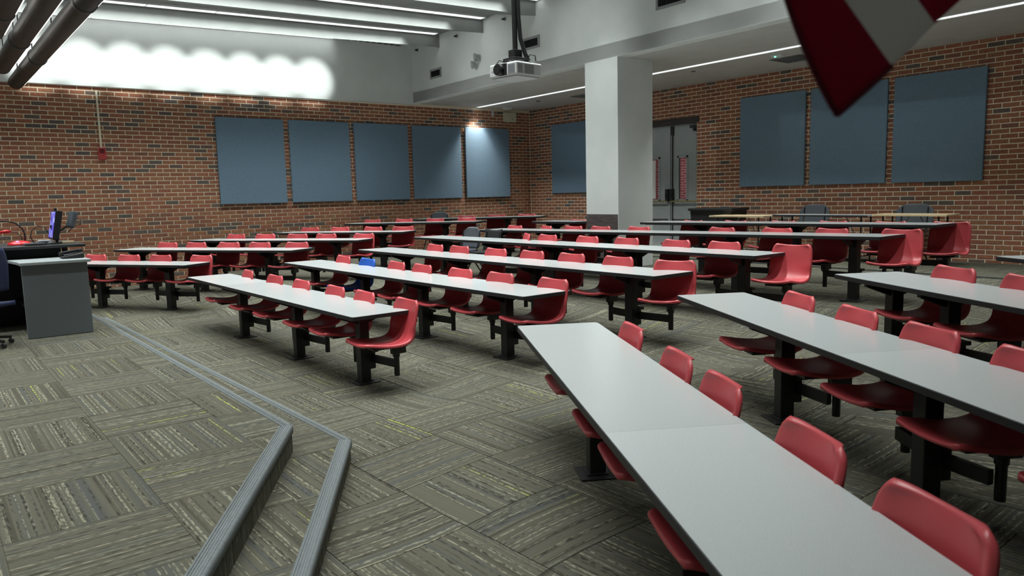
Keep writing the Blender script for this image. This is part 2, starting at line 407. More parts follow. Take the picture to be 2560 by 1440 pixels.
for n_, (d_, i, j, q, c) in enumerate(cand):
    par = (i+j+1) % 2 == 0
    if n_ < 150 and d_ < 100:
        mb = MB(); uvs = []; tile_faces(mb, uvs, q, par, zf, True); tiles_obj('carpet_tile', mb, uvs, floor)
    elif d_ < 100 or nearcam(*c) < 20: tile_faces(rest, ruv, q, par, zf, d_ < 100)
o = tiles_obj('carpet_field', rest, ruv, floor); tag(o, kind='stuff')
# stage and middle step
def slab(name, poly, z1, n_single):
    mb = MB(); mb.prism(poly, -0.05, z1-0.003)
    o = mb.build(name, M['carpet_base']); tag(o, kind='structure')
    # riser faces carpeted
    mb = MB(); uvs = []
    for a, b6 in zip(poly, poly[1:]+poly[:1]):
        if min(a[1], b6[1]) < RY+.1: continue
        n = len(mb.v); d = Vector((b6[0]-a[0], b6[1]-a[1], 0)); L = d.length; nn = Vector((d.y, -d.x, 0)).normalized()*0.004
        mb.v += [(a[0]+nn.x, a[1]+nn.y, -0.04), (b6[0]+nn.x, b6[1]+nn.y, -0.04), (b6[0]+nn.x, b6[1]+nn.y, z1), (a[0]+nn.x, a[1]+nn.y, z1)]
        mb.f.append((n, n+1, n+2, n+3)); mb.m.append(0); uvs.append([(0, 0), (0, L), (z1, L), (z1, 0)])
    r_ = tiles_obj('riser', mb, uvs, o)
    cnt = 0; rest = MB(); ruv = []; c2 = []
    for i in range(-1, 28):
        for j in range(0, 26):
            x = OX+TX*i; y = OY+TY*j
            q = clip([(x, y), (x+TX, y), (x+TX, y+TY), (x, y+TY)], poly)
            if len(q) < 3: continue
            A = abs(sum(q[k-1][0]*q[k][1]-q[k][0]*q[k-1][1] for k in range(len(q))))/2
            if A < 0.01: continue
            c = (sum(p[0] for p in q)/len(q), sum(p[1] for p in q)/len(q))
            if name == 'floor_step' and all(inside(STAGE, *p) for p in q): continue
            c2.append((nearcam(*c)+(0 if infrustum(c[0], c[1], z1, 1400, 800) else 100), i, j, q))
    c2.sort(key=lambda t: t[0])
    for k, (d_, i, j, q) in enumerate(c2):
        par = (i+j+1) % 2 == 0; z_ = lambda x, y: z1-0.003
        if k < n_single and d_ < 100:
            mb = MB(); uvs = []; tile_faces(mb, uvs, q, par, z_, False); tiles_obj('carpet_tile', mb, uvs, o)
        else: tile_faces(rest, ruv, q, par, z_, False)
    if rest.f: tag(tiles_obj('carpet_field', rest, ruv, o), kind='stuff')
    return o
stage = slab('floor_stage', STAGE, STZ, 130)
step = slab('floor_step', MID, MDZ, 60)
# rubber nosings along the two step edges
def nosing(pts, z, name, root=None, sc=1.0):
    if root is None:
        root = bpy.data.objects.new(name, None); COL.objects.link(root); tag(root, kind='structure')
    prof = [(-.075, .002), (-.07, .009), (-.02, .012), (.004, .011), (.013, .003), (.015, -.012), (.013, -.04), (.004, -.045)]
    prof = [(a*sc if a < 0 else a, b) for a, b in prof]
    mb = MB(); P = [Vector((p[0], p[1], 0)) for p in pts]; rows = []
    for i, p in enumerate(P):
        d0 = (P[i]-P[i-1]).normalized() if i else (P[1]-P[0]).normalized(); d1 = (P[i+1]-P[i]).normalized() if i < len(P)-1 else d0
        n0 = Vector((-d0.y, d0.x, 0)); n1 = Vector((-d1.y, d1.x, 0)); nn = (n0+n1); nn = nn/(nn.length_squared/2) if nn.length > 0 else n0
        rows.append([(p.x+nn.x*a, p.y+nn.y*a, z+b7) for a, b7 in prof])
    n = 0
    for r0 in rows: mb.v += r0
    k = len(prof)
    for i in range(len(rows)-1):
        for j in range(k-1): mb.f.append((i*k+j, (i+1)*k+j, (i+1)*k+j+1, i*k+j+1)); mb.m.append(0)
    o = mb.build('nosing_strip', M['rubber'], root, smooth=True)
    for j in range(5 if sc > .9 else 2):                      # grip ribs on the tread
        a = (-.06 if sc > .9 else -.03)+j*.013; rb = MB(); pr_ = []
        for i, p in enumerate(P):
            d0 = (P[i]-P[i-1]).normalized() if i else (P[1]-P[0]).normalized(); d1 = (P[i+1]-P[i]).normalized() if i < len(P)-1 else d0
            nn = Vector((-d0.y, d0.x, 0))+Vector((-d1.y, d1.x, 0)); nn = nn/(nn.length_squared/2)
            pr_.append((p.x+nn.x*a, p.y+nn.y*a, z+.0125))
        for q0, q1 in zip(pr_, pr_[1:]): rb.beam(q0, q1, .005, .003)
        rb.build('rib', M['rubber'], root)
    return root
r1 = nosing([(11.81,-12.0),(RX,-16.01)], STZ, 'trim_1'); nosing([(0.0,-14.6),(4.45,-12.02),(11.80,-12.0)], STZ, '', r1, .62)
r2 = nosing([(11.86,-11.62),(RX,-15.6)], MDZ, 'trim_2'); nosing([(0.0,-14.25),(4.43,-11.72),(11.85,-11.62)], MDZ, '', r2, .62)
# back platform under the wall tables
mb = MB(); mb.box(0, -2.03, .1, RX, .0, .447); bp_ = mb.build('floor_back', M['carpet_base']); tag(bp_, kind='structure')
rest = MB(); ruv = []
for i in range(-1, 28):
    for j in range(3):
        x = OX+TX*i; y = -2.03+.677*j
        q = clip([(x, y), (x+TX, y), (x+TX, y+.677), (x, y+.677)], [(0, -2.03), (RX, -2.03), (RX, 0), (0, 0)])
        if len(q) < 3: continue
        tile_faces(rest, ruv, q, (i+j) % 2 == 0, lambda x, y: .447, False)
tag(tiles_obj('carpet_field', rest, ruv, bp_), kind='stuff')
MB().box(0, -2.035, .385, RX, -2.02, .449).build('riser_strip', M['rubber'], bp_)

# ------------------------------------------------------------------ walls of brick
BP, BC, BJ = 0.255, 0.081, 0.0155
def project_area(c, n_axis):
    d = (c[0]-16.393, c[1]+13.791, c[2]-1.77); f_ = sum(a*b8 for a, b8 in zip(d, CF))
    if f_ < .5: return 0
    u = 1878*sum(a*b8 for a, b8 in zip(d, CR))/f_; v = 1878*sum(a*b8 for a, b8 in zip(d, CU))/f_
    if abs(u) > 1300 or abs(v) > 730: return 0
    dist = math.sqrt(sum(a*a for a in d)); return abs(d[n_axis])/dist/dist**2
def brick_mesh(L, h, name='brick'):
    """brick face in local xz, proud along -y; chamfered front, back open"""
    mb = MB(); c = .003; p = .006
    a = [(-L/2, 0, -h/2), (L/2, 0, -h/2), (L/2, 0, h/2), (-L/2, 0, h/2)]
    b9 = [(x, -p+.003, z) for x, y, z in a]
    f = [(x-math.copysign(c, x), -p, z-math.copysign(c, z)) for x, y, z in a]
    n = 0; mb.v = a+b9+f
    for i in range(4):
        j = (i+1) % 4; mb.f.append((i, j, 4+j, 4+i)); mb.m.append(0); mb.f.append((4+i, 4+j, 8+j, 8+i)); mb.m.append(0)
    mb.f.append((8, 9, 10, 11)); mb.m.append(0)
    return mb
def brick_wall(parent, axis, u0, u1, z0, z1, holes, phase, clipz, name='brick'):
    """axis 'A': wall x=0 running along y (face +x). axis 'B': wall y=0 running along x (face -y)."""
    cellsl = []
    rows = int((z1-z0)/BC)+2
    for r_ in range(rows):
        zt = z1-r_*BC
        zb = max(zt-BC, z0)
        if zt-zb < .02: continue
        off = phase+(BP/2 if r_ % 2 else 0)
        k = math.floor((u0-off)/BP)
        while off+k*BP < u1:
            a = max(off+k*BP, u0); b10 = min(off+(k+1)*BP, u1); k += 1
            segs = [(a, b10)]
            for (h0, h1, g0, g1) in holes:
                if zt-.04 > g0 and zb+.04 < g1:
                    ns = []
                    for s0, s1 in segs:
                        if s1 <= h0 or s0 >= h1: ns.append((s0, s1))
                        else:
                            if s0 < h0: ns.append((s0, h0))
                            if s1 > h1: ns.append((h1, s1))
                    segs = ns
            for s0, s1 in segs:
                if s1-s0 < .03: continue
                cellsl.append((s0, s1, zb, zt))
    scored = []
    for s0, s1, zb, zt in cellsl:
        c = (0, (s0+s1)/2, (zb+zt)/2) if axis == 'A' else ((s0+s1)/2, 0, (zb+zt)/2)
        full = abs((s1-s0)-BP) < 1e-4 and abs(zt-zb-BC) < 1e-4
        if zt < clipz(c[0], c[1]): continue
        scored.append((project_area(c, 0 if axis == 'A' else 1) if full else 0, s0, s1, zb, zt))
    scored.sort(key=lambda t: -t[0])
    shared = brick_mesh(BP-BJ, BC-BJ).mesh('brick', M['brick'])
    rz = PI/2 if axis == 'A' else 0
    field = MB(); tints = []
    for k, (sc, s0, s1, zb, zt) in enumerate(scored):
        tint = random.random()**1.0
        if random.random() < 0.13: tint = random.uniform(0, .12)
        else: tint = 0.2+0.8*tint
        jit = random.uniform(-.0012, .0012)
        if k < 300 and sc > 0:
            c = (jit, (s0+s1)/2, (zb+zt)/2) if axis == 'A' else ((s0+s1)/2, jit, (zb+zt)/2)
            o = obj_from('brick', shared, parent, c, (0, 0, rz)); o['tint'] = tint
        else:
            b11 = brick_mesh(s1-s0-BJ, zt-zb-BJ); n = len(field.v); cu = (s0+s1)/2; cz = (zb+zt)/2
            for x, y, z in b11.v:
                if axis == 'A': field.v.append((-y+jit, cu+x, cz+z))
                else: field.v.append((cu+x, y+jit, cz+z))
            for f in b11.f: field.f.append(tuple(n+i for i in f)); field.m.append(0)
            tints += [tint]*len(b11.v)
    me = field.mesh('brick_field', M['brick_field'], fix=False)
    at = me.attributes.new('tint', 'FLOAT', 'POINT'); at.data.foreach_set('value', tints)
    o = obj_from('brick_field', me, parent); tag(o, kind='stuff')
wallA = MB().box(-.2, RY, -.1, 0, .2, 4.06).build('wall_left', M['mortar']); tag(wallA, kind='structure')
brick_wall(wallA, 'A', RY, 0, -.1, 4.0, [(-p0-1.464+.05, -p0-.05, 1.78, 3.48) for p0 in [.801+1.587*i for i in range(5)]], -8.55, lambda x, y: FZ(0.1, y)-.02 if y < -2 else .44)
DX0, DX1, DZ = 4.08, 5.75, 3.38
wallB = MB()
wallB.box(0, 0, -.1, DX0, .22, 4.4); wallB.box(DX1, 0, -.1, RX, .22, 4.4); wallB.box(DX0, 0, DZ, DX1, .22, 4.4); wallB.box(DX0, 0, -.1, DX1, .22, .45)
wallB = wallB.build('wall_back', M['mortar']); tag(wallB, kind='structure')
brick_wall(wallB, 'B', .012, RX, .45, 4.075, [(DX0, DX1, .3, DZ)]+[(x0+.05, x0+1.464-.05, 1.85, 3.55) for x0 in (6.9, 8.473, 10.046)]+[(1.05, 2.4, 1.78, 3.5)], .12, lambda x, y: .46)
MB().box(RX, RY, -.1, RX+.2, .2, 6).build('wall_right', M['plaster'])['kind'] = 'structure'
MB().box(-.2, RY-.2, -.1, RX+.2, RY, 6).build('wall_front', M['plaster'])['kind'] = 'structure'
# upper white wall on the left, slightly proud of the brick
mb = MB(); mb.box(-.2, RY, 3.985, .15, -3.8, 5.6)
mb.v = [(x, y, z+(.0056*(y+3.9)+.04 if z < 4.5 else 0)) for x, y, z in mb.v]
mb.build('wall_upper_left', M['plaster'])['kind'] = 'structure'
# bulkhead across the room and the soffit behind it
BY = lambda x: -3.83-.040*x
mb = MB(); mb.prism([(0, BY(0)), (RX, BY(RX)), (RX, BY(RX)+.25), (0, BY(0)+.25)], 4.055, 5.7)
mb.build('wall_bulkhead', M['plaster'])['kind'] = 'structure'
mb = MB()
def slab_soff(x0, x1, y0f, y1f, z0=4.06, z1=4.3):
    mb.prism([(x0, y0f(x0)), (x1, y0f(x1)), (x1, y1f(x1)), (x0, y1f(x0))], z0, z1)
SW = 0.085
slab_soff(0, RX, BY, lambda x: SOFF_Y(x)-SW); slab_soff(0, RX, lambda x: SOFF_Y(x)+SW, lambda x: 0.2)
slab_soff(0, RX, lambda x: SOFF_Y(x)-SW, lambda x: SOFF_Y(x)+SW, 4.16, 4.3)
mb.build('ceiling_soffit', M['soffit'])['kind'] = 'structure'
# saw-tooth high ceiling
mb = MB(); ys = [RY, -3.6]
prof = [(-.2, 5.45), (.36, 5.45)]
x = 1.47
prof += [(x, 5.16)]
for k in range(1, 11):
    xf = 1.47+SP*(k-1); prof += [(xf, 5.45), (xf+.48, 5.45), (xf+SP, 5.16)]
for (xa, za), (xb, zb) in zip(prof, prof[1:]):
    q = []
    for yy in ys:
        dz = ceilz(yy)-5.45; q.append(((xa, yy, za+dz), (xb, yy, zb+dz)))
    mb.quad(q[0][0], q[0][1], q[1][1], q[1][0])
mb.quad((-.3, RY, 5.75), (RX+2, RY, 5.75), (RX+2, -3.6, 5.75), (-.3, -3.6, 5.75))
mb.build('ceiling', M['ceil'], fix=False)['kind'] = 'structure'

# ------------------------------------------------------------------ ceiling luminaires
def ordn(i): return ['first', 'second', 'third', 'fourth', 'fifth', 'sixth', 'seventh', 'eighth', 'ninth', 'tenth'][i]
for k, x in STRIPS[:4]:
    y1 = -5.9 if k == 0 else -4.05; y0 = -16.0; L = y1-y0
    t = empty('ceiling_light', (x, y1, ceilz(y1)), 0, f'long fluorescent strip recessed in the saw-tooth ceiling, {ordn(k)} from the left wall', 'ceiling light', 'fluorescent strips in the high ceiling')
    mb = MB(); sl = .028
    for sx in (-.1, .085):
        mb.v += []; n = len(mb.v)
        mb.prism([(sx, -L), (sx+.015, -L), (sx+.015, 0), (sx, 0)], lambda a, b12: sl*b12-.032, lambda a, b12: sl*b12+.0)
    mb.prism([(-.1, -.015), (.1, -.015), (.1, 0), (-.1, 0)], -.032, 0)
    mb.build('frame', M['white_plastic'], t)
    nseg = int(L/1.22)
    for s_ in range(nseg+1):
        a = -s_*1.22-.02; b13 = max(-(s_+1)*1.22+.012, -L+.01)
        if a-b13 < .1: continue
        mb = MB(); mb.prism([(-.083, b13), (.083, b13), (.083, a), (-.083, a)], lambda p, q: sl*q-.030, lambda p, q: sl*q-.022); mb.build('diffuser', M['lamp'], t)
# linear slot vent beyond the first strip
t = empty('slot_vent', (.25, -4.15, ceilz(-4.9)), 0, 'long dark slotted ceiling vent beyond the end of the light strip by the left wall', 'vent')
MB().box(-.07, -1.5, -.05, .07, 0, -.035).build('frame', M['soffit'], t)
for i in range(9): MB().box(-.045, -1.46+i*.16, -.055, .045, -1.46+i*.16+.11, -.046).build('slot', M['dark'], t)
t = empty('soffit_light', (0, 0, 4.06), 0, 'single long glowing light strip recessed in the low soffit over the back rows', 'ceiling light')
mb = MB(); x0, x1 = .1, 17.6
for s_ in (-1, 1):
    mb.prism([(x0, SOFF_Y(x0)+s_*.085-.008), (x1, SOFF_Y(x1)+s_*.085-.008), (x1, SOFF_Y(x1)+s_*.085+.008), (x0, SOFF_Y(x0)+s_*.085+.008)], -.012, .02)
mb.build('frame', M['white_plastic'], t)
xx = x0
while xx < x1:
    e = min(xx+1.215, x1)
    MB().prism([(xx, SOFF_Y(xx)-.075), (e, SOFF_Y(e)-.075), (e, SOFF_Y(e)+.075), (xx, SOFF_Y(xx)+.075)], -.004, .004).build('diffuser', M['lamp'], t)
    xx += 1.22

# ------------------------------------------------------------------ pillar
pf = lambda x: BY(x)-.0
t = MB(); px0, px1 = 6.43, 7.26
t.prism([(px0, BY(px0)), (px1, BY(px1)), (px1, -3.22), (px0, -3.22)], .2, 4.06)
pil = t.build('pillar', M['plaster'], bevel=.006); tag(pil, 'white square plaster pillar carrying the bulkhead in the middle of the room', 'pillar')
mb = MB(); yb = BY(6.8)
mb.prism([(px0+.015, BY(px0)-.012), (px1-.015, BY(px1)-.012), (px1-.015, BY(px1)+.0), (px0+.015, BY(px0)+.0)], .42, 1.375)
pan = mb.build('kick_panel', M['wood_dark'], pil); pan['label'] = 'dark walnut protective panel with six steel screws'
for z in (1.33, .78, .5):
    for fx in (.04, .5, .96):
        if z == .78 and fx == .5: continue
        x = px0+.015+(px1-px0-.03)*fx
        MB().tube([(x, BY(x)-.012, z), (x, BY(x)-.017, z)], .012, 10).build('screw', M['steel'], pan)

# ------------------------------------------------------------------ door
door = MB(); fz = .45
door.box(DX0-.06, -.03, DZ-.13, DX1+.06, .12, DZ); door.box(DX0-.05, -.02, fz, DX0+.02, .12, DZ-.12); door.box(DX1-.012, .005, fz, DX1+.0, .16, DZ-.12)
door = door.build('door_1', M['door_frame']); tag(door, kind='structure')
for s_, xa, xb in ((0, DX0+.02, 4.905), (1, 4.925, DX1-.015)):
    lf = MB(); y0, y1 = .12, .165; za, zb_ = fz+.01, 3.245
    lx = (xa+.25, xa+.25) if 0 else None
    gx0, gx1 = (5.16, 5.37) if s_ else (4.33, 4.56)
    gz0, gz1 = 1.56, 2.50
    lf.box(xa, y0, za, gx0, y1, zb_); lf.box(gx1, y0, za, xb, y1, zb_); lf.box(gx0, y0, za, gx1, y1, gz0); lf.box(gx0, y0, gz1, gx1, y1, zb_)
    leaf = lf.build('leaf', M['door'], door)
    fr = MB(); g = .05
    for a, b14, c, d in ((gx0-g, gz0-g, gx0, gz1+g), (gx1, gz0-g, gx1+g, gz1+g), (gx0-g, gz0-g, gx1+g, gz0), (gx0-g, gz1, gx1+g, gz1+g)):
        fr.box(a, y0-.012, b14, c, y0, d)
    fr.build('glazing_frame', M['door'], leaf, bevel=.003)
    MB().box(gx0, y0+.015, gz0, gx1, y0+.021, gz1).build('pane', M['glass'], leaf)
    MB().beam((xa+.03, y0-.07, 1.515), (xb-.03, y0-.07, 1.515), .03, .03).build('push_bar', M['brass'], leaf, bevel=.006)
    ex = 4.86 if not s_ else 4.985
    dv = MB(); dv.box(ex-.045, y0-.085, 1.52, ex+.045, y0, 1.80); dv.box(ex-.03, y0-.11, 1.6, ex+.03, y0-.08, 1.7); dv.build('exit_device', M['black_plastic'], leaf, bevel=.01)
    if s_:
        MB().tube([(4.99, y0-.03, fz+.05), (4.99, y0-.03, 1.55)], .012, 8).tube([(4.99, y0-.03, 1.78), (4.99, y0-.03, 3.2)], .014, 8).build('vertical_rod', M['black_metal'], leaf)
        MB().box(4.955, y0-.05, 3.02, 5.02, y0, 3.22).build('top_latch', M['black_plastic'], leaf, bevel=.005)
        MB().box(xb-.22, y0-.08, 3.14, xb-.02, y0, 3.2).box(xb-.12, y0-.09, 3.07, xb-.07, y0, 3.14).build('closer', M['black_plastic'], leaf, bevel=.004)
    else:
        MB().box(gx0+.0, y0+.005, gz0+.02, gx0+.13, y0+.01, gz1-.02).build('notice_sheet', M['paper'], leaf)
    MB().box(xa+.06, y0-.006, fz+.62, xb-.06, y0, fz+.66).build('kick_rail', M['steel'], leaf)
# corridor beyond the door
mt = mat('corridor_brick', (0.5, 0.2, 0.2), 0.9); b = mt.node_tree.nodes['Principled BSDF']; g_ = nd(mt, 'ShaderNodeNewGeometry'); sx = nd(mt, 'ShaderNodeSeparateXYZ'); cx = nd(mt, 'ShaderNodeCombineXYZ'); br = nd(mt, 'ShaderNodeTexBrick')
lk(mt, g_.outputs['Position'], sx.inputs[0]); lk(mt, sx.outputs[0], cx.inputs[0]); lk(mt, sx.outputs[2], cx.inputs[1]); lk(mt, cx.outputs[0], br.inputs[0])
br.inputs['Color1'].default_value = (.50, .13, .14, 1); br.inputs['Color2'].default_value = (.42, .10, .11, 1); br.inputs['Mortar'].default_value = (.75, .55, .55, 1)
br.inputs['Scale'].default_value = 1; br.inputs['Brick Width'].default_value = .255; br.inputs['Row Height'].default_value = .081; br.inputs['Mortar Size'].default_value = .008
lk(mt, br.outputs[0], b.inputs['Base Color'])
c_ = MB(); c_.box(-8, 6.2, .3, 7, 6.4, 4.2); o = c_.build('wall_corridor', mt); o['kind'] = 'structure'
MB().box(-8, .3, .25, 7, 6.2, .44).build('floor_corridor', M['carpet_base'])['kind'] = 'structure'
MB().box(-8, .22, 3.5, 7, 6.4, 3.6).build('ceiling_corridor', M['plaster'])['kind'] = 'structure'
area('corridor_lamp', (1.5, 4.2, 3.45), 3, 1.2, 35, col=(1.0, .95, .95))

# ------------------------------------------------------------------ acoustic panels
def panel(name_lab, x, y, z, rz, w_=1.464, h=1.829, d=.05):
    o = MB().box(0, -d, -h, w_, 0, 0).build('acoustic_panel', M['fabric'], bevel=.012)
    o.location = (x, y, z); o.rotation_euler = (0, 0, rz)
    tag(o, name_lab, 'wall panel', 'blue acoustic panels'); return o
ZP = 1.77+1.763
for i in range(5):
    y = -(.801+i*1.587)-1.464
    panel(['blue fabric acoustic panel on the left brick wall, nearest the corner, under the downlight', 'blue fabric acoustic panel on the left brick wall, second from the corner', 'blue fabric acoustic panel, middle of the five on the left brick wall', 'blue fabric acoustic panel on the left brick wall, fourth from the corner', 'blue fabric acoustic panel on the left brick wall, nearest the fire alarm'][i], .012+(.03 if i == 0 else 0), y, ZP, PI/2)
for i in range(3):
    panel(['blue fabric acoustic panel on the back wall, first to the right of the double door', 'blue fabric acoustic panel on the back wall, partly behind the flag tip', 'blue fabric acoustic panel on the back wall, furthest right in view'][i], 6.9+i*1.573, -.012, ZP+.098, 0)
panel('blue fabric acoustic panel on the back wall, between the corner and the pillar', .97, -.012, ZP+.06, 0)

# ------------------------------------------------------------------ desks
cnt = {}
def top_section(root, t0, t1, dep, za, zb, first, last):
    r_ = .03; pts = []
    def corner(cx, cy, a0):
        for k in range(5):
            a = a0+k*PI/8; pts.append((cx+r_*math.cos(a), cy+r_*math.sin(a)))
    g = .0007
    x0, x1 = t0+(0 if first else g), t1-(0 if last else g)
    if first: corner(x0+r_, r_, PI)
    else: pts.append((x0, 0))
    if last: corner(x1-r_, r_, 1.5*PI); corner(x1-r_, dep-r_, 0)
    else: pts += [(x1, 0), (x1, dep)]
    if first: corner(x0+r_, dep-r_, PI/2)
    else: pts.append((x0, dep))
    zt = lambda x, y: za+(zb-za)*(x/ max(root['len_'], .1))
    cxm, cym = (x0+x1)/2, dep/2
    inn = [(x-math.copysign(.004, x-cxm) if (first or x > cxm) and (last or x < cxm) else x, y-math.copysign(.004, y-cym)) for x, y in pts]
    o = MB().prism(inn, lambda x, y: zt(x, y)-.03, lambda x, y: zt(x, y)).build('tabletop', M['laminate'], root)
    mb = MB(); n = len(pts); ins = [(x-math.copysign(.02, x-cxm), y-math.copysign(.02, y-cym)) for x, y in pts]
    for i in range(n):
        j = (i+1) % n
        if abs(pts[i][0]-pts[j][0]) < 1e-6 and ((not first and abs(pts[i][0]-x0) < 1e-6) or (not last and abs(pts[i][0]-x1) < 1e-6)): continue
        a, b15 = pts[i], pts[j]; ia, ib = inn[i], inn[j]
        mb.quad((a[0], a[1], zt(*a)-.036), (b15[0], b15[1], zt(*b15)-.036), (b15[0], b15[1], zt(*b15)-.003), (a[0], a[1], zt(*a)-.003))
        mb.quad((a[0], a[1], zt(*a)-.003), (b15[0], b15[1], zt(*b15)-.003), (ib[0], ib[1], zt(*ib)-.0005), (ia[0], ia[1], zt(*ia)-.0005))
        mb.quad((a[0], a[1], zt(*a)-.036), (ins[i][0], ins[i][1], zt(*ins[i])-.036), (ins[j][0], ins[j][1], zt(*ins[j])-.036), (b15[0], b15[1], zt(*b15)-.036))
    mb.build('edge_band', M['edge'], o, fix=False)
    MB().prism([(x0+.06, .08), (x1-.06, .08), (x1-.06, dep-.08), (x0+.06, dep-.08)], lambda x, y: zt(x, y)-.045, lambda x, y: zt(x, y)-.028).build('underframe', M['black_metal'], root)
ARMZ = .235
def desk(key, label, posts, seams, group, chairs):
    A, B = DESK[key]; dx, dy = B[0]-A[0], B[1]-A[1]; L = math.hypot(dx, dy); rz = math.atan2(dy, dx)
    ux, uy = dx/L, dy/L; nx, ny = -uy, ux; dep = .61
    zmid = (A[2]+B[2])/2; z0 = zmid-HT[key]
    root = empty('fixed_desk', (A[0], A[1], z0), rz, label, 'desk', group); root['len_'] = L
    ts = [0]+seams+[L]
    for i in range(len(ts)-1):
        top_section(root, ts[i], ts[i+1], dep, A[2]-z0, B[2]-z0, i == 0, i == len(ts)-2)
    for tp in posts:
        wx, wy = A[0]+ux*tp+nx*.305, A[1]+uy*tp+ny*.305
        fz_ = FZ(wx, wy)+.004-z0; tz = A[2]-z0+(B[2]-A[2])*tp/L-.045
        zc = tz+.045-.724            # seat datum
        p = MB().box(tp-.05, .255, fz_+.01, tp+.05, .355, tz).build('post', M['black_metal'], root, bevel=.006)
        MB().box(tp-.115, .19, fz_+.001, tp+.115, .42, fz_+.012).box(tp-.065, .24, fz_+.012, tp+.065, .37, fz_+.022).build('base_plate', M['black_metal'], p, bevel=.004)
        for sy, a, b16 in ((-1, .255, .05), (1, .355, .56)):
            mb = MB(); y0, y1 = a, b16
            mb.v = [(tp-.02, y0, tz), (tp+.02, y0, tz), (tp+.02, y1, tz), (tp-.02, y1, tz), (tp-.02, y0, tz-.10), (tp+.02, y0, tz-.10), (tp+.02, y1, tz-.022), (tp-.02, y1, tz-.022)]
            mb.f = [(0,1,2,3),(7,6,5,4),(0,4,5,1),(1,5,6,2),(2,6,7,3),(3,7,4,0)]; mb.m = [0]*6
            mb.build('top_bracket', M['black_metal'], p)
        br_ = MB().box(tp-.04, .355, zc+ARMZ-.10, tp+.04, .415, zc+ARMZ+.09).box(tp-.06, .36, zc+ARMZ+.06, tp+.06, .44, zc+ARMZ+.09).build('arm_bracket', M['black_metal'], p, bevel=.003)
        for ct in chairs:
            if abs(ct-tp) < .62:
                MB().beam((tp, .385, zc+ARMZ), (ct, .44, zc+ARMZ), .035, .075).build('swing_arm', M['black_metal'], p, bevel=.004)
    del root['len_']
    return root
# ------------------------------------------------------------------ swivel chair
PROF = [(.03,.462,.168),(.036,.470,.188),(.06,.474,.205),(.12,.464,.215),(.22,.448,.222),(.32,.440,.224),(.41,.446,.224),(.475,.472,.223),(.515,.52,.221),(.542,.585,.219),(.562,.65,.216),(.578,.715,.211),(.592,.768,.203),(.600,.796,.190),(.605,.811,.168)]
def catmull(P, n):
    out = []; k = len(P)-1
    for i in range(n+1):
        t = i/n*k; j = min(int(t), k-1); u = t-j
        p0, p1, p2, p3 = P[max(j-1, 0)], P[j], P[j+1], P[min(j+2, k)]
        out.append(tuple(.5*((2*b)+(-a+c)*u+(2*a-5*b+4*c-d)*u*u+(-a+3*b-3*c+d)*u**3) for a, b, c, d in zip(p0, p1, p2, p3)))
    return out
def shell_mesh(material):
    rows = catmull(PROF, 32); NC = 16; mb = MB(); G = []
    for i, (y, z, hw) in enumerate(rows):
        back = min(1, max(0, (z-.455)/.14)) if y > .38 else 0
        row = []
        for j in range(NC+1):
            u = -1+2*j/NC; au = abs(u)
            row.append(Vector((hw*u, y-.045*au**2.3*back, z+.020*au**2.6*(1-back))))
        G.append(row)
    H, W = len(G), NC+1
    for row in G: mb.v += [tuple(p) for p in row]
    for i in range(H-1):
        for j in range(W-1): mb.f.append((i*W+j, i*W+j+1, (i+1)*W+j+1, (i+1)*W+j)); mb.m.append(0)
    loop = [(0, j) for j in range(W)]+[(i, W-1) for i in range(1, H)]+[(H-1, j) for j in range(W-2, -1, -1)]+[(i, 0) for i in range(H-2, 0, -1)]
    K = len(loop); rings = [[i*W+j for i, j in loop]]
    dat = []
    for q, (i, j) in enumerate(loop):
        du = G[i][min(j+1, W-1)]-G[i][max(j-1, 0)]; dv = G[min(i+1, H-1)][j]-G[max(i-1, 0)][j]
        nn = du.cross(dv).normalized()               # towards the sitter
        p0 = G[loop[q-1][0]][loop[q-1][1]]; p1 = G[loop[(q+1) % K][0]][loop[(q+1) % K][1]]
        out = (p1-p0).cross(nn).normalized(); dat.append((G[i][j], out, nn))
    for off, dn in ((.006, .002), (.010, .008), (.011, .020), (.009, .030)):
        r_ = []
        for p, out, nn in dat: r_.append(len(mb.v)); mb.v.append(tuple(p+out*off-nn*dn))
        rings.append(r_)
    for a, b in zip(rings, rings[1:]):
        for q in range(K):
            q2 = (q+1) % K; mb.f.append((a[q], b[q], b[q2], a[q2])); mb.m.append(0)
    return mb.mesh('seat_shell', material, smooth=True, fix=True)
SH = {'red': shell_mesh(M['red']), 'blue': shell_mesh(M['blue'])}
def make_chair(kind):
    t = bpy.data.objects.new('swivel_chair', None); COL.objects.link(t); t.empty_display_size = .1
    s = obj_from('seat_shell', SH[kind], t); so = s.modifiers.new('thick', 'SOLIDIFY'); so.thickness = .007; so.offset = -1
    # carrier, offset block and pedestal tube below
    MB().box(-.11, .16, .405, .11, .50, .425).box(-.13, .28, .412, .13, .31, .43).build('seat_carrier', M['black_metal'], t, bevel=.003)
    MB().box(-.028, .39, .33, .028, .53, .408).build('offset_block', M['black_metal'], t, bevel=.004)
    MB().tube([(0, .44, ARMZ-.115), (0, .44, .36)], .026, 14).tube([(0, .44, .30), (0, .44, .335)], .033, 14).tube([(-.045, .44, .318), (-.02, .44, .318)], .009, 8).build('pedestal', M['black_metal'], t)
    return t
protos = {'red': make_chair('red'), 'blue': make_chair('blue')}
used = {'red': False, 'blue': False}
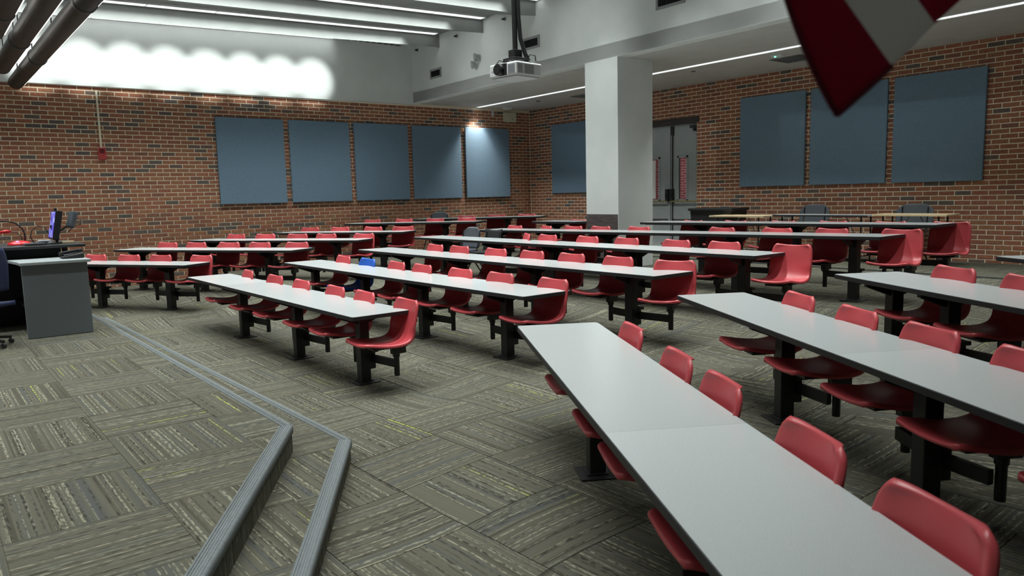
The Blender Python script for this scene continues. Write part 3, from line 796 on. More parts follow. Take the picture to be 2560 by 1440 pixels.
ROWN = {'c1': 'the front centre desk', 'c2': 'the second centre desk', 'c3': 'the third centre desk', 'c4': 'the fourth centre desk', 'c5': 'the fifth centre desk', 'c6': 'the rearmost centre desk', 'c6l': 'the short desk left of the pillar',
        'L1': 'the left desk by the lectern', 'L2': 'the second left desk', 'L3': 'the third left desk', 'L4': 'the fourth left desk', 'L5': 'the fifth left desk', 'L6': 'the rearmost left desk', 'R1': 'the nearest right desk', 'R2': 'the second right desk', 'R3': 'the third right desk', 'R4': 'the fourth right desk'}
CH = {'c1': [.87,1.85,2.67,3.57,4.24,5.06], 'c2': [.88,1.62,2.42,3.05,3.89,4.64,5.49], 'c3': [1.43,2.08,2.94,3.7,4.43,5.19,6.04], 'c4': [2.43,2.96,3.82,4.57,5.41,6.13,7.02],
 'c5': [.41,1.27,2.0,2.65,3.48,5.0,5.86,6.6,7.46], 'c6': [.65,1.47,2.29,3.07,3.86,4.61], 'c6l': [.74], 'L1': [1.0,1.69,2.41,3.06,3.87], 'L2': [.67,1.31,2.02,2.66,3.41],
 'L3': [.66,1.36,2.09,2.72,3.52], 'L4': [.5,1.24,2.02,2.76], 'L5': [.4,1.21,1.98,2.73], 'L6': [1.16,1.93,2.66], 'R1': [.80,1.64,2.22,3.0,3.64], 'R2': [.92,1.66,2.36,3.05,3.8], 'R3': [.7,1.4,2.2,3.0], 'R4': []}
PO = {'c1': [1.36,3.12,4.66], 'c2': [.45,2.02,3.47,5.07], 'c3': [1.0,2.51,4.07,5.62], 'c4': [.5,2.0,3.39,4.99,6.58], 'c5': [.25,1.64,3.07,5.43,7.03], 'c6': [1.06,2.68,4.24], 'c6l': [.4],
 'L1': [.62,2.05,3.47], 'L2': [.31,1.67,3.03], 'L3': [.3,1.72,3.12], 'L4': [.87,2.39], 'L5': [.8,2.35], 'L6': [.75,2.3], 'R1': [1.16,2.71,4.3], 'R2': [1.32,2.78,4.2], 'R3': [.4,1.05,2.6,3.7], 'R4': [.8,2.4]}
SEAM = {'c1': [1.52], 'c2': [3.17], 'c3': [2.85], 'c4': [3.2], 'c5': [3.9], 'c6': [2.3], 'L1': [2.0], 'R2': [2.44], 'R3': [2.4], 'R1': [2.3], 'R4': [2.0]}
SEAM = {'c1': [1.52], 'c2': [3.17], 'c3': [2.85], 'c4': [2.0, 4.95], 'c5': [3.9], 'c6': [2.3], 'R2': [2.44], 'R1': [2.55], 'R3': [2.4]}
ROT = {('c3', 6): .38, ('c4', 0): -.5, ('L4', 3): .3, ('c5', 1): -.3, ('c4', 6): .12, ('c1', 0): -.06, ('R1', 0): .0, ('c5', 8): .15, ('c6', 5): .12}
CZO = {'c5': .045, 'c6': .09, 'c6l': .08, 'L5': .035, 'L6': .06, 'c4': .01, 'L2': .01, 'L3': .015, 'L4': .02, 'R4': .02}
DOFF = {'R1': .07, 'R2': .05, 'R3': .03}
for key in DESK:
    rn = ROWN[key]
    lab = {'c1': 'long gray-topped fixed desk at the front of the centre block', 'c2': 'long gray-topped fixed desk, second centre row, with a blue seat', 'c3': 'long gray-topped fixed desk, third row of the centre block', 'c4': 'long gray-topped fixed desk, fourth centre row, black chairs at its left end',
           'c5': 'long gray-topped fixed desk, fifth centre row, passing in front of the pillar', 'c6': 'gray-topped fixed desk at the back, starting right of the white pillar', 'c6l': 'short gray-topped fixed desk at the back, ending at the left of the pillar',
           'L1': 'gray-topped fixed desk running out from behind the lectern', 'L2': 'gray-topped fixed desk in the left block, second behind the lectern', 'L3': 'gray-topped fixed desk in the left block, third behind the lectern', 'L4': 'gray-topped fixed desk in the left block, fourth behind the lectern',
           'L5': 'thin-looking gray fixed desk in the left block, fifth behind the lectern', 'L6': 'rearmost gray fixed desk in the left block, nearest the brick corner',
           'R1': 'large gray-topped fixed desk in the right foreground, cut by the bottom edge', 'R2': 'gray-topped fixed desk in the right block, second from the camera', 'R3': 'gray-topped fixed desk in the right block, third from the camera', 'R4': 'gray-topped fixed desk end at the right edge, nearest the back wall'}[key]
    desk(key, lab, PO[key], SEAM.get(key, []), 'fixed desks of the lecture room', CH[key])
    A, B = DESK[key]; dx, dy = B[0]-A[0], B[1]-A[1]; L = math.hypot(dx, dy); rz = math.atan2(dy, dx)
    for i, ct in enumerate(CH[key]):
        kind = 'blue' if (key == 'c2' and i == 1) else 'red'
        c = protos[kind]
        if used[kind]: c = dup(c)
        used[kind] = True
        ztop = A[2]+(B[2]-A[2])*ct/L
        dd = DOFF.get(key, 0)
        a = ROT.get((key, i), random.uniform(-.05, .05))
        # swivel about the pedestal
        px_, py_ = 0, .44
        rx = px_*math.cos(a)-py_*math.sin(a); ry = px_*math.sin(a)+py_*math.cos(a)
        ox, oy = ct-rx, .44-ry+dd
        c.location = (A[0]+dx/L*ox-dy/L*oy, A[1]+dy/L*ox+dx/L*oy, ztop-.724-CZO.get(key, 0))
        c.rotation_euler = (0, 0, rz+a)
        n_ = len(CH[key])
        if kind == 'blue': lb = 'blue moulded swivel seat among red ones behind the second centre desk'
        elif key[0] == 'R': lb = f'red moulded swivel seat behind {rn}, {ordn(i)} from its left end'
        elif n_ == 1: lb = f'single red moulded swivel seat behind {rn}'
        else: lb = f'red moulded swivel seat behind {rn}, {ordn(n_-1-i)} from its right end'
        tag(c, lb, 'chair', 'fixed swivel seats')

# ------------------------------------------------------------------ loose chairs
def loose_chair(x, y, z, rz, backmat, label, mesh_back=False, top=.84, w_=.46):
    t = empty('stacking_chair', (x, y, z), rz, label, 'chair')
    for sx in (-1, 1):
        MB().tube([(sx*.23, -.22, .008), (sx*.21, .02, .43), (sx*.21, .20, .44)], .012, 8).build('front_leg', M['black_metal'], t)
        MB().tube([(sx*.23, .28, .008), (sx*.21, -.02, .41), (sx*.20, -.14, .43)], .012, 8).build('rear_leg', M['black_metal'], t)
        MB().tube([(sx*.205, .16, .43), (sx*.215, .22, .60), (sx*.21, .27, top-.06)], .011, 8).build('upright', M['black_metal'], t)
    def seat(u, v):
        a = (u-.5)*2; yv = -.22+.42*v
        return (a*.22*(1-.12*(abs(a)**6)), yv, .455-.012*math.cos(a*1.5)*math.sin(v*PI)-(.02 if v < .05 else 0))
    s = MB().grid(seat, 10, 10).build('seat', M['blue_fabric_chair'] if not mesh_back else M['black_plastic'], t, smooth=True); so = s.modifiers.new('s', 'SOLIDIFY'); so.thickness = .02
    z0 = top-.38
    def back(u, v):
        a = (u-.5)*2; hw = w_/2
        zz = z0+.38*v
        if mesh_back: hw *= (.86+.14*v); zz = z0+.38*v*(1-.07*(1-a*a)*v)
        else:
            hw *= 1-.30*max(0, (v-.55)/.45)**3-.2*max(0, (.2-v)/.2)**2
            zz = z0+.38*v-.03*abs(a)**4*v
        return (a*hw, .235+.06*v-.03*a*a+.02, zz)
    bk = MB().grid(back, 14, 12).build('backrest', backmat, t, smooth=True); so = bk.modifiers.new('s', 'SOLIDIFY'); so.thickness = .014
    return t
mt = mat('black_mesh_fabric', (0.010, 0.010, 0.012), 0.8)
M['mesh'] = mt
def gz(x, y): return FZ(x, y)+.004
loose_chair(5.33, -6.13, gz(5.3, -6.0)-.0, .15, M['gray_plastic'], 'dark gray curved-back chair at left end of the fourth centre desk', top=.85)
loose_chair(5.93, -6.15, gz(6.0, -6.1), -.1, M['mesh'], 'black mesh-backed chair with concave top edge, beside the dark gray chair', mesh_back=True, top=.84, w_=.56)
loose_chair(1.17, -4.0, gz(1.1, -4.0), .55, M['gray_plastic'], 'black-legged dark chair at the rearmost left desk, before the brick wall', top=.93, w_=.5)
loose_chair(8.78, -.62, .451, .0, M['gray_plastic'], 'gray plastic chair behind the wall tables, under the middle acoustic panel', top=.99, w_=.60)
loose_chair(10.6, -.60, .451, .0, M['gray_plastic'], 'gray plastic chair behind the wall tables, furthest right', top=.99, w_=.62)
# folding tables along the back wall
def folding(x0, x1, y0, y1, z, topm, edge, label):
    t = empty('folding_table', (x0, y0, .451), 0, label, 'table', 'tables along the back wall')
    L = x1-x0; D = y1-y0; h = z-.451
    MB().box(0, 0, h-.028, L, D, h).build('tabletop', topm, t, bevel=.004)
    MB().box(.0, -.003, h-.03, L, -.0002, h-.002).build('edge_band', edge, t)
    for fx in (.15, L-.15):
        mb = MB()
        for fy in (.08, D-.08): mb.tube([(fx, fy, 0), (fx, fy, h-.03)], .014, 8)
        mb.tube([(fx, .08, .12), (fx, D-.08, .12)], .01, 6); mb.build('leg_frame', M['black_metal'], t)
        MB().tube([(fx, D/2, .12), (fx+(.35 if fx < L/2 else -.35), D/2, h-.04)], .008, 6).build('brace', M['steel'], t)
folding(7.25, 8.45, -1.55, -1.0, 1.262, M['tan'], M['tan'], 'tan-edged folding table by the back wall, beside the black bin')
folding(8.47, 10.25, -1.28, -.78, 1.275, M['laminate'], M['edge'], 'light gray folding table with black edge, middle of the three by the wall')
folding(10.28, 11.45, -1.2, -.7, 1.29, M['tan'], M['tan'], 'tan folding table before the right-hand gray chair')
# black bin
t = empty('waste_bin', (6.95, -.85, .451), 0, 'large black rectangular bin with rim and liner beside the double door', 'bin')
mb = MB(); a, b_, h = .50, .27, .93
mb.v = [(-a*.88, -b_*.8, 0), (a*.88, -b_*.8, 0), (a*.88, b_*.8, 0), (-a*.88, b_*.8, 0), (-a, -b_, h), (a, -b_, h), (a, b_, h), (-a, b_, h), (-a*.94, -b_*.9, h), (a*.94, -b_*.9, h), (a*.94, b_*.9, h), (-a*.94, b_*.9, h), (-a*.84, -b_*.75, .05), (a*.84, -b_*.75, .05), (a*.84, b_*.75, .05), (-a*.84, b_*.75, .05)]
mb.f = [(3,2,1,0)]+[(i, (i+1) % 4, 4+(i+1) % 4, 4+i) for i in range(4)]+[(4+i, 4+(i+1) % 4, 8+(i+1) % 4, 8+i) for i in range(4)]+[(8+i, 8+(i+1) % 4, 12+(i+1) % 4, 12+i) for i in range(4)]+[(12, 13, 14, 15)]
mb.m = [0]*len(mb.f); mb.build('body', M['black_plastic'], t)
MB().box(-a-.035, -b_-.03, h-.045, a+.035, -b_+.01, h+.01).box(-a-.035, b_-.01, h-.045, a+.035, b_+.03, h+.01).box(-a-.035, -b_, h-.045, -a+.01, b_, h+.01).box(a-.01, -b_, h-.045, a+.035, b_, h+.01).build('rim', M['black_plastic'], t, bevel=.012)

# ------------------------------------------------------------------ lectern
LZ = STZ
lec = empty('lectern', (6.2, -12.6, LZ), 0, 'gray speckled lectern cabinet with raised black desk on the stage at left', 'lectern')
def lb(name, x0, y0, z0, x1, y1, z1, mt_, bevel=.003, parent=lec):
    return MB().box(x0-6.2, y0+12.6, z0-LZ, x1-6.2, y1+12.6, z1-LZ).build(name, mt_, parent, bevel=bevel)
lb('front_panel', 6.68, -12.90, LZ+.004, 6.74, -12.265, 1.13, M['cabinet'])
lb('side_panel', 5.35, -12.32, LZ+.004, 6.70, -12.265, 1.13, M['cabinet'])
lb('back_panel', 5.3, -13.2, LZ+.004, 5.36, -12.265, 1.13, M['black_plastic'])
lb('inner_shelf', 5.35, -12.86, .62, 6.68, -12.32, .64, M['black_plastic'])
tp_ = MB().prism([(5.32-6.2, -13.05+12.6), (6.62-6.2, -12.92+12.6), (6.80-6.2, -12.92+12.6), (6.80-6.2, -12.235+12.6), (5.32-6.2, -12.235+12.6)], 1.132-LZ, 1.165-LZ).build('counter_top', M['cabinet_top'], lec, bevel=.005)
mb = MB(); mb.prism([(4.9-6.2, -14.0+12.6), (6.15-6.2, -14.0+12.6), (6.15-6.2, -12.17+12.6), (4.9-6.2, -12.17+12.6)], 1.275-LZ, 1.315-LZ)
ud = mb.build('upper_desk', M['black_plastic'], lec, bevel=.015); ud['label'] = 'raised black desk surface'
lb('desk_apron', 5.05, -13.9, 1.17, 6.05, -12.42, 1.275, M['dark'])
lb('support_post', 5.2, -12.30, 1.166, 5.26, -12.24, 1.276, M['black_metal'])
lb('left_pedestal', 5.0, -14.0, LZ+.004, 5.9, -13.3, 1.17, M['dark'])
# phone on the counter
t = empty('desk_phone', (6.45, -12.36, 1.166), 0, 'black desk telephone on the gray lectern counter', 'telephone')
mb = MB(); mb.v = [(-.10, -.12, 0), (.10, -.12, 0), (.10, .10, 0), (-.10, .10, 0), (-.10, -.12, .025), (.10, -.12, .02), (.10, .10, .055), (-.10, .10, .075)]
mb.f = [(0,3,2,1),(4,5,6,7),(0,1,5,4),(1,2,6,5),(2,3,7,6),(3,0,4,7)]; mb.m = [0]*6; mb.build('body', M['black_plastic'], t, bevel=.006)
MB().beam((-.05, -.13, .055), (-.05, .11, .09), .045, .03).box(-.075, -.135, .03, -.025, -.08, .06).box(-.075, .06, .05, -.025, .11, .095).build('handset', M['black_plastic'], t, bevel=.01)
MB().box(.0, -.09, .03, .07, .0, .045).build('keypad', M['gray_plastic'], t)
# monitor turned away, seen nearly edge on
UZ = 1.316
t = empty('computer_monitor', (5.75, -12.47, UZ), 0, 'slim black monitor with a blue-violet screen, nearly edge-on on the lectern', 'monitor')
scr = mat('lit_screen', (.02, .02, .1), .3, emit=(.18, .12, .85), es=.9)
b = scr.node_tree.nodes['Principled BSDF']; tc = nd(scr, 'ShaderNodeTexCoord'); n = nd(scr, 'ShaderNodeTexNoise'); n.inputs['Scale'].default_value = 9; lk(scr, tc.outputs['Object'], n.inputs['Vector'])
r = ramp(scr, [(.45, (.06, .05, .45)), (.6, (.35, .38, .8))]); lk(scr, n.outputs['Fac'], r.inputs[0]); lk(scr, r.outputs[0], b.inputs['Emission Color'])
ang = math.radians(-14)
M4 = Matrix.Rotation(math.radians(-1.5), 4, 'Z') @ Matrix.Rotation(math.radians(-11), 4, 'X')
def mon(name, x0, y0, z0, x1, y1, z1, mt_, bevel=.004):
    mb = MB().box(x0, y0, z0, x1, y1, z1); mb.v = [tuple(M4 @ Vector(v)) for v in mb.v]; return mb.build(name, mt_, t, bevel=bevel)
mon('casing', -.22, -.02, .05, .22, .05, .40, M['black_plastic'])
mon('screen', -.205, -.0225, .07, .205, -.0205, .385, scr, 0)
mon('camera_bump', -.02, -.02, .40, .02, .01, .43, M['black_plastic'])
MB().beam((0, .06, 0.01), (0, .01, .22), .05, .025).box(-.12, -.04, 0, .12, .14, .012).build('stand', M['black_plastic'], t, bevel=.004)
# second touch panel on an arm
t = empty('touch_panel', (5.7, -12.40, UZ), 0, 'small dark gray panel tilted on a jointed arm behind the monitor', 'control panel')
mb = MB().box(-.05, -.025, -.10, .05, .04, .10); R2_ = Matrix.Translation((0, .17, .28)) @ Matrix.Rotation(math.radians(25), 4, 'Z') @ Matrix.Rotation(math.radians(-18), 4, 'X')
mb.v = [tuple(R2_ @ Vector(v)) for v in mb.v]; mb.build('casing', M['gray_plastic'], t, bevel=.01)
MB().tube([(0, .0, .0), (0, .0, .12), (0, .12, .20), (0, .18, .22)], .011, 8).build('arm', M['black_metal'], t)
MB().tube([(.05, .21, .30), (.06, .27, .28), (.03, .27, .22), (-.02, .2, .2), (0, .12, .12)], .005, 6).build('cable', M['black_plastic'], t)
# document camera, red base with gooseneck
t = empty('document_camera', (5.75, -12.80, UZ), 0, 'red document camera with a black arched gooseneck on the lectern', 'document camera')
redp = mat('glossy_red', (.55, .012, .02), .25)
def dome(u, v):
    a = u*2*PI; rr = .125*math.cos(v*PI/2); return (rr*math.cos(a)*.9, rr*math.sin(a)*1.0, .005+.05*math.sin(v*PI/2))
MB().grid(dome, 24, 6).build('base', redp, t, smooth=True)
MB().tube([(.0, .06, .04), (.0, .065, .13), (.0, .04, .20), (.0, -.02, .262), (.0, -.12, .29), (.0, -.24, .285), (0, -.3, .27)], .0085, 8).build('gooseneck', M['black_plastic'], t, smooth=True)
MB().tube([(.02, .03, .04), (.02, .025, .10), (.02, -.02, .15), (.02, -.08, .16)], .0045, 8).build('lamp_neck', M['black_plastic'], t, smooth=True)
MB().tube([(.02, -.07, .165), (.02, -.12, .165), (.02, -.19, .155)], [.010, .022, .012], 12).build('lamp_head', redp, t, smooth=True)
MB().box(.06, -.04, .045, .085, -.01, .05).build('power_light', mat('blue_led', (.1, .1, .5), .3, emit=(.3, .3, 1), es=5), t)
# loop of cable, keyboard, mouse, small boxes, papers
o = MB().tube([(5.55-.0, -12.63, UZ+.005), (5.55, -12.66, UZ+.08), (5.55, -12.64, UZ+.16), (5.55, -12.57, UZ+.215), (5.55, -12.50, UZ+.19), (5.55, -12.46, UZ+.10)], .005, 6).build('cable_loop', M['black_plastic'], None, smooth=True)
tag(o, 'thin black cable arched between the document camera and the monitor', 'cable')
o = MB().box(5.92, -12.78, UZ, 6.10, -12.56, UZ+.018).build('keyboard', M['black_plastic'], bevel=.004); tag(o, 'low dark keyboard at the front edge of the lectern desk', 'keyboard')
for i in range(4): MB().box(5.935+i*.038, -12.77, UZ+.0181, 5.965+i*.038, -12.57, UZ+.024).build('key_row', M['gray_plastic'], o)
def mouse_fn(u, v):
    a = u*2*PI; r2 = math.cos(v*PI/2); return (5.98+.035*r2*math.cos(a), -12.50+.055*r2*math.sin(a), UZ+.002+.035*math.sin(v*PI/2))
o = MB().grid(mouse_fn, 16, 5).build('mouse', M['black_plastic'], smooth=True); tag(o, 'black rounded computer mouse beside the keyboard', 'mouse')
for (x, y, w2, d2, h2, z2, mt_, nm, lab) in ((5.8, -12.56, .12, .16, .028, 0, M['gray_plastic'], 'switch_box', 'flat gray switch box under the monitor'), (5.82, -12.55, .09, .13, .02, .0285, M['white_plastic'], 'switch_box', 'small white box stacked on the gray one under the monitor'),
        (5.9, -12.32, .10, .13, .025, 0, M['tan'], 'notepad', 'yellowish block of sticky notes near the right end of the lectern desk'), (5.7, -12.28, .09, .10, .012, 0, M['wood_dark'], 'notebook', 'thin brown notebook at the far right corner of the lectern desk')):
    o = MB().box(x-w2/2, y-d2/2, UZ+z2+.0005, x+w2/2, y+d2/2, UZ+z2+h2).build(nm, mt_, bevel=.003); tag(o, lab, 'box' if nm == 'switch_box' else 'stationery')
# blue chair behind the lectern at the left edge
t = empty('office_chair', (6.95, -13.33, STZ+.004), -.9, 'navy blue chair beside the lectern, only its back edge in view', 'chair')
def bk(u, v):
    a = (u-.5)*2; return (a*.23*(1-.3*v**4), .22+.05*v-.05*a*a, .58+.45*v)
bb = MB().grid(bk, 12, 12).build('backrest', M['blue_fabric_chair'], t, smooth=True); bb.modifiers.new('s', 'SOLIDIFY').thickness = .035
s = MB().grid(lambda u, v: ((u-.5)*.48, -.22+.44*v, .47-.02*math.sin(v*PI)), 8, 8).build('seat', M['blue_fabric_chair'], t, smooth=True); s.modifiers.new('s', 'SOLIDIFY').thickness = .05
MB().tube([(0, 0, .12), (0, 0, .44)], .025, 12).build('gas_lift', M['black_metal'], t)
MB().beam((0, .18, .44), (0, .26, .62), .05, .02).build('back_bar', M['black_metal'], t)
for k in range(5):
    a = k*2*PI/5+.3; l_ = MB().beam((0, 0, .11), (.28*math.cos(a), .28*math.sin(a), .07), .04, .03).build('leg', M['black_metal'], t, bevel=.004)
    MB().tube([(.28*math.cos(a)-.012, .28*math.sin(a), .028), (.28*math.cos(a)+.012, .28*math.sin(a), .028)], .027, 12).build('caster', M['black_plastic'], l_)

# ------------------------------------------------------------------ projector
t = empty('projector', (10.42, -8.93, 2.92), math.radians(6.5), 'white ceiling projector with black lens on a black pole', 'projector')
pj = Matrix.Rotation(0, 4, 'Z')
MB().box(-.19, -.18, 0, .19, .18, .128).build('body', M['white_plastic'], t, bevel=.014)
MB().box(-.175, -.165, -.012, .175, .165, .001).build('base_cover', mat('projector_gray', (.45, .46, .47), .5), t, bevel=.004)
grm = mat('vent_gray', (.30, .30, .33), .6)
MB().box(-.03, -.186, .008, .055, -.178, .12).build('lens_recess', M['dark'], t)
MB().tube([(-.035, -.175, .064), (-.035, -.225, .064)], [.058, .054], 24).tube([(-.035, -.225, .064), (-.035, -.228, .064)], .040, 24).build('lens', M['black_plastic'], t)
for i in range(9): MB().box(.075, -.1835, .02+i*.010, .165, -.179, .025+i*.010).build('vent_slat', grm, t)
for (a, b17) in ((-.16, -.10), (-.07, .06)):
    for i in range(9): MB().box(.1885, a, .02+i*.010, .193, b17, .025+i*.010).build('vent_slat', grm, t)
MB().box(-.16, -.182, .055, -.12, -.1795, .062).build('badge', grm, t)

mt_t = empty('projector_mount', (10.42, -8.93, 3.05), 0, 'black ceiling pole and clamp carrying the white projector', 'projector mount')
MB().box(-.09, -.09, .035, .09, .09, .06).box(-.05, -.05, .06, .05, .05, .14).build('clamp', M['black_metal'], mt_t, bevel=.006)
for k in range(4):
    a = PI/4+k*PI/2; MB().beam((.04*math.cos(a), .04*math.sin(a), .05), (.17*math.cos(a), .15*math.sin(a), .006), .022, .012).build('mount_arm', M['black_metal'], mt_t)
MB().tube([(0, 0, .13), (-.01, 0, 2.30)], .026, 14).build('pole', M['black_metal'], mt_t)
ux_, uy_ = .62, .78
cab = [(.13*ux_, .13*uy_, .03), (.10*ux_, .10*uy_, .10), (.055*ux_, .055*uy_, .25), (.04*ux_, .04*uy_, .45), (.035*ux_, .035*uy_, .80), (.02*ux_, .02*uy_, 1.3), (.03*ux_, .03*uy_, 2.2)]
MB().tube(cab, .021, 10).build('cable_sleeve', M['black_plastic'], mt_t, smooth=True)
for pts in ([(-.1, -.1, .03), (-.18, -.14, .05), (-.2, -.17, .02), (-.18, -.19, -.02)], [(-.05, -.05, .04), (-.12, -.12, .02), (-.16, -.1, .01), (-.06, -.02, .03)], [(.1, .1, .02), (.15, .14, .09), (.19, .2, .08), (.2, .2, .0)], [(.02, -.08, .03), (.05, -.1, .05), (.09, -.05, .03), (.06, .02, .05)]):
    q = []
    for i in range(len(pts)-1):
        for k in range(4): q.append(tuple((a+(b18-a)*k/4)*(.72 if ax < 2 else 1) for ax, (a, b18) in enumerate(zip(pts[i], pts[i+1]))))
    MB().tube(q, .006, 6).build('cable', M['black_plastic'], mt_t, smooth=True)

# ------------------------------------------------------------------ bulkhead fittings
def bulk(x, z): return (x, BY(x), z)
BA = math.atan(-.040)
for (xa, xb, za, zb_, lab) in ((1.02, 1.52, 4.50, 4.72, 'gray rectangular air grille on the bulkhead, nearest the left wall'), (4.63, 5.16, 4.56, 4.79, 'gray rectangular air grille on the bulkhead, just right of the projector pole'), (8.15, 8.75, 4.62, 4.87, 'gray rectangular air grille on the bulkhead, cut by the top edge')):
    xm = (xa+xb)/2; t = empty('air_grille', bulk(xm, (za+zb_)/2), BA, lab, 'vent', 'air grilles on the bulkhead'); W2, H2 = (xb-xa)/2, (zb_-za)/2
    mb = MB(); g = .045
    mb.box(-W2, -.02, -H2, -W2+g, -.001, H2); mb.box(W2-g, -.02, -H2, W2, -.001, H2); mb.box(-W2+g, -.02, -H2, W2-g, -.001, -H2+g); mb.box(-W2+g, -.02, H2-g, W2-g, -.001, H2)
    mb.build('frame', mat('grille_gray', (.30, .31, .31), .5), t, bevel=.003); MB().box(-W2+g, -.004, -H2+g, W2-g, -.001, H2-g).build('backing', M['dark'], t)
    n = 10
    for i in range(n):
        x = -W2+g+(2*W2-2*g)*(i+.5)/n; MB().box(x-.004, -.016, -H2+g, x+.004, -.004, H2-g).build('louvre', M['black_plastic'], t)
for i, (x, z) in enumerate(((.47, 5.27), (2.23, 5.28), (4.05, 5.29))):
    t = empty('wall_sprinkler', bulk(x, z), BA, f'small chrome sidewall sprinkler on the bulkhead, {ordn(i)} from the left', 'sprinkler', 'sprinklers on the bulkhead')
    MB().tube([(0, 0, 0), (0, -.012, 0)], .04, 16).build('escutcheon', M['steel'], t); MB().tube([(0, -.012, 0), (-.0, -.07, -.01)], [.016, .022], 10).build('body', M['dark'], t); MB().box(-.03, -.085, -.012, .03, -.07, -.004).build('deflector', M['steel'], t)
t = empty('emergency_light', bulk(3.06, 4.62), BA, 'white two-headed emergency light on the bulkhead left of the projector', 'light')
for (dx_, dz_) in ((-.05, -.07), (.06, .07)):
    MB().tube([(dx_, -.06, dz_), (dx_-.03, -.12, dz_-.01), (dx_-.04, -.14, dz_-.012)], [.05, .085, .082], 20).build('lamp_head', mat('pale_gray_plastic', (.38, .40, .40), .35), t, smooth=True)
MB().box(-.05, -.05, -.05, .05, -.001, .05).build('housing', M['white_plastic'], t, bevel=.01)
# ------------------------------------------------------------------ soffit fittings
def disc(name, x, y, r, h, mt_, label, cat):
    o = MB().tube([(x, y, 4.06), (x, y, 4.06-h)], [r, r*.85], 24).build(name, mt_); return tag(o, label, cat)
disc('sprinkler_cover', 6.885, -1.59, .045, .012, M['gray_plastic'], 'small gray disc in the soffit right of the pillar', 'sprinkler')
disc('sprinkler_cover', 1.875, -1.275, .06, .012, M['gray_plastic'], 'small gray disc in the soffit between corner and pillar', 'sprinkler')
def diffuser(x, y, s, lab):
    t = empty('ceiling_diffuser', (x, y, 4.06), 0, lab, 'vent', 'square diffusers in the soffit'); m_ = mat('diffuser_gray', (.20, .21, .21), .5)
    for k in range(4):
        a = s/2*(1-k*.24); b19 = a-.02; z = -.004-k*.006
        mb = MB(); mb.box(-a, -a, z-.01, a, -b19, z); mb.box(-a, b19, z-.01, a, a, z); mb.box(-a, -b19, z-.01, -b19, b19, z); mb.box(b19, -b19, z-.01, a, b19, z); mb.build('vane', m_, t)
    MB().box(-s/2+.01, -s/2+.01, -.0035, s/2-.01, s/2-.01, -.001).build('backing', M['gray_plastic'], t)
diffuser(8.75, -1.12, .62, 'square gray air diffuser in the soffit beside the flag'); diffuser(3.2, -.85, .6, 'square gray air diffuser in the soffit left of the pillar')
t = empty('wireless_access_point', (8.8, -1.72, 4.06), 0, 'white ceiling unit with a green light near the flag', 'ceiling unit')
MB().tube([(0, 0, 0), (0, 0, -.03), (0, 0, -.045)], [.11, .11, .07], 24).build('body', M['white_plastic'], t, smooth=False)
MB().tube([(.0, -.09, -.038), (.0, -.09, -.05)], .014, 8).build('status_light', mat('green_led', (.1, .6, .3), .3, emit=(.1, 1, .45), es=5), t)
t = empty('smoke_detector', (.35, -1.05, 4.06), 0, 'white round ceiling unit in the back left corner of the soffit', 'ceiling unit')
MB().tube([(0, 0, 0), (0, 0, -.03), (0, 0, -.05)], [.13, .13, .09], 24).build('body', M['white_plastic'], t)
t = empty('wall_bracket', (.0, -1.30, 3.93), 0, 'small white sensor bracket at the top of the left brick wall', 'sensor')
MB().box(.001, -.03, -.07, .05, .03, .11).build('body', M['white_plastic'], t, bevel=.006)
t = empty('speaker_box', (.0, -.74, 3.85), 0, 'beige square speaker box high on the left wall near the corner', 'speaker')
MB().box(.001, -.20, -.125, .10, .20, .125).build('housing', mat('beige_steel', (.66, .66, .52), .5), t, bevel=.01)
MB().tube([(.10, .04, -.06), (.105, .04, -.06)], .012, 10).build('knob', M['dark'], t)
# fire alarm with conduit
t = empty('fire_alarm', (0, -10.78, 2.72), 0, 'red fire alarm horn and strobe under a cream conduit on the left brick wall', 'fire alarm')
MB().box(.009, -.068, -.02, .065, .068, .13).build('back_box', mat('alarm_red', (.52, .06, .06), .45), t, bevel=.006)
MB().box(.065, -.048, .02, .075, .048, .115).build('horn_grille', mat('alarm_dark_red', (.25, .012, .015), .5), t, bevel=.003)
for i in range(4): MB().box(.075, -.044, .03+i*.02, .078, .044, .038+i*.02).build('slat', M['dark'], t)
mb = MB(); mb.v = [(.01, -.068, -.10), (.01, .068, -.10), (.01, .068, -.02), (.01, -.068, -.02), (.05, -.055, -.09), (.05, .055, -.09), (.085, .065, -.025), (.085, -.065, -.025)]
mb.f = [(0,3,2,1),(4,5,6,7),(0,1,5,4),(1,2,6,5),(2,3,7,6),(3,0,4,7)]; mb.m = [0]*6; mb.build('strobe', mat('alarm_red_b', (.6, .08, .08), .3), t, bevel=.004)
o = MB().box(.009, -10.80, 2.85, .034, -10.765, 3.93).box(.009, -10.805, 3.10, .038, -10.76, 3.13).build('conduit', mat('cream_conduit', (.85, .77, .60), .5), bevel=.003); tag(o, 'cream surface conduit running down the left brick wall to the fire alarm', 'conduit')

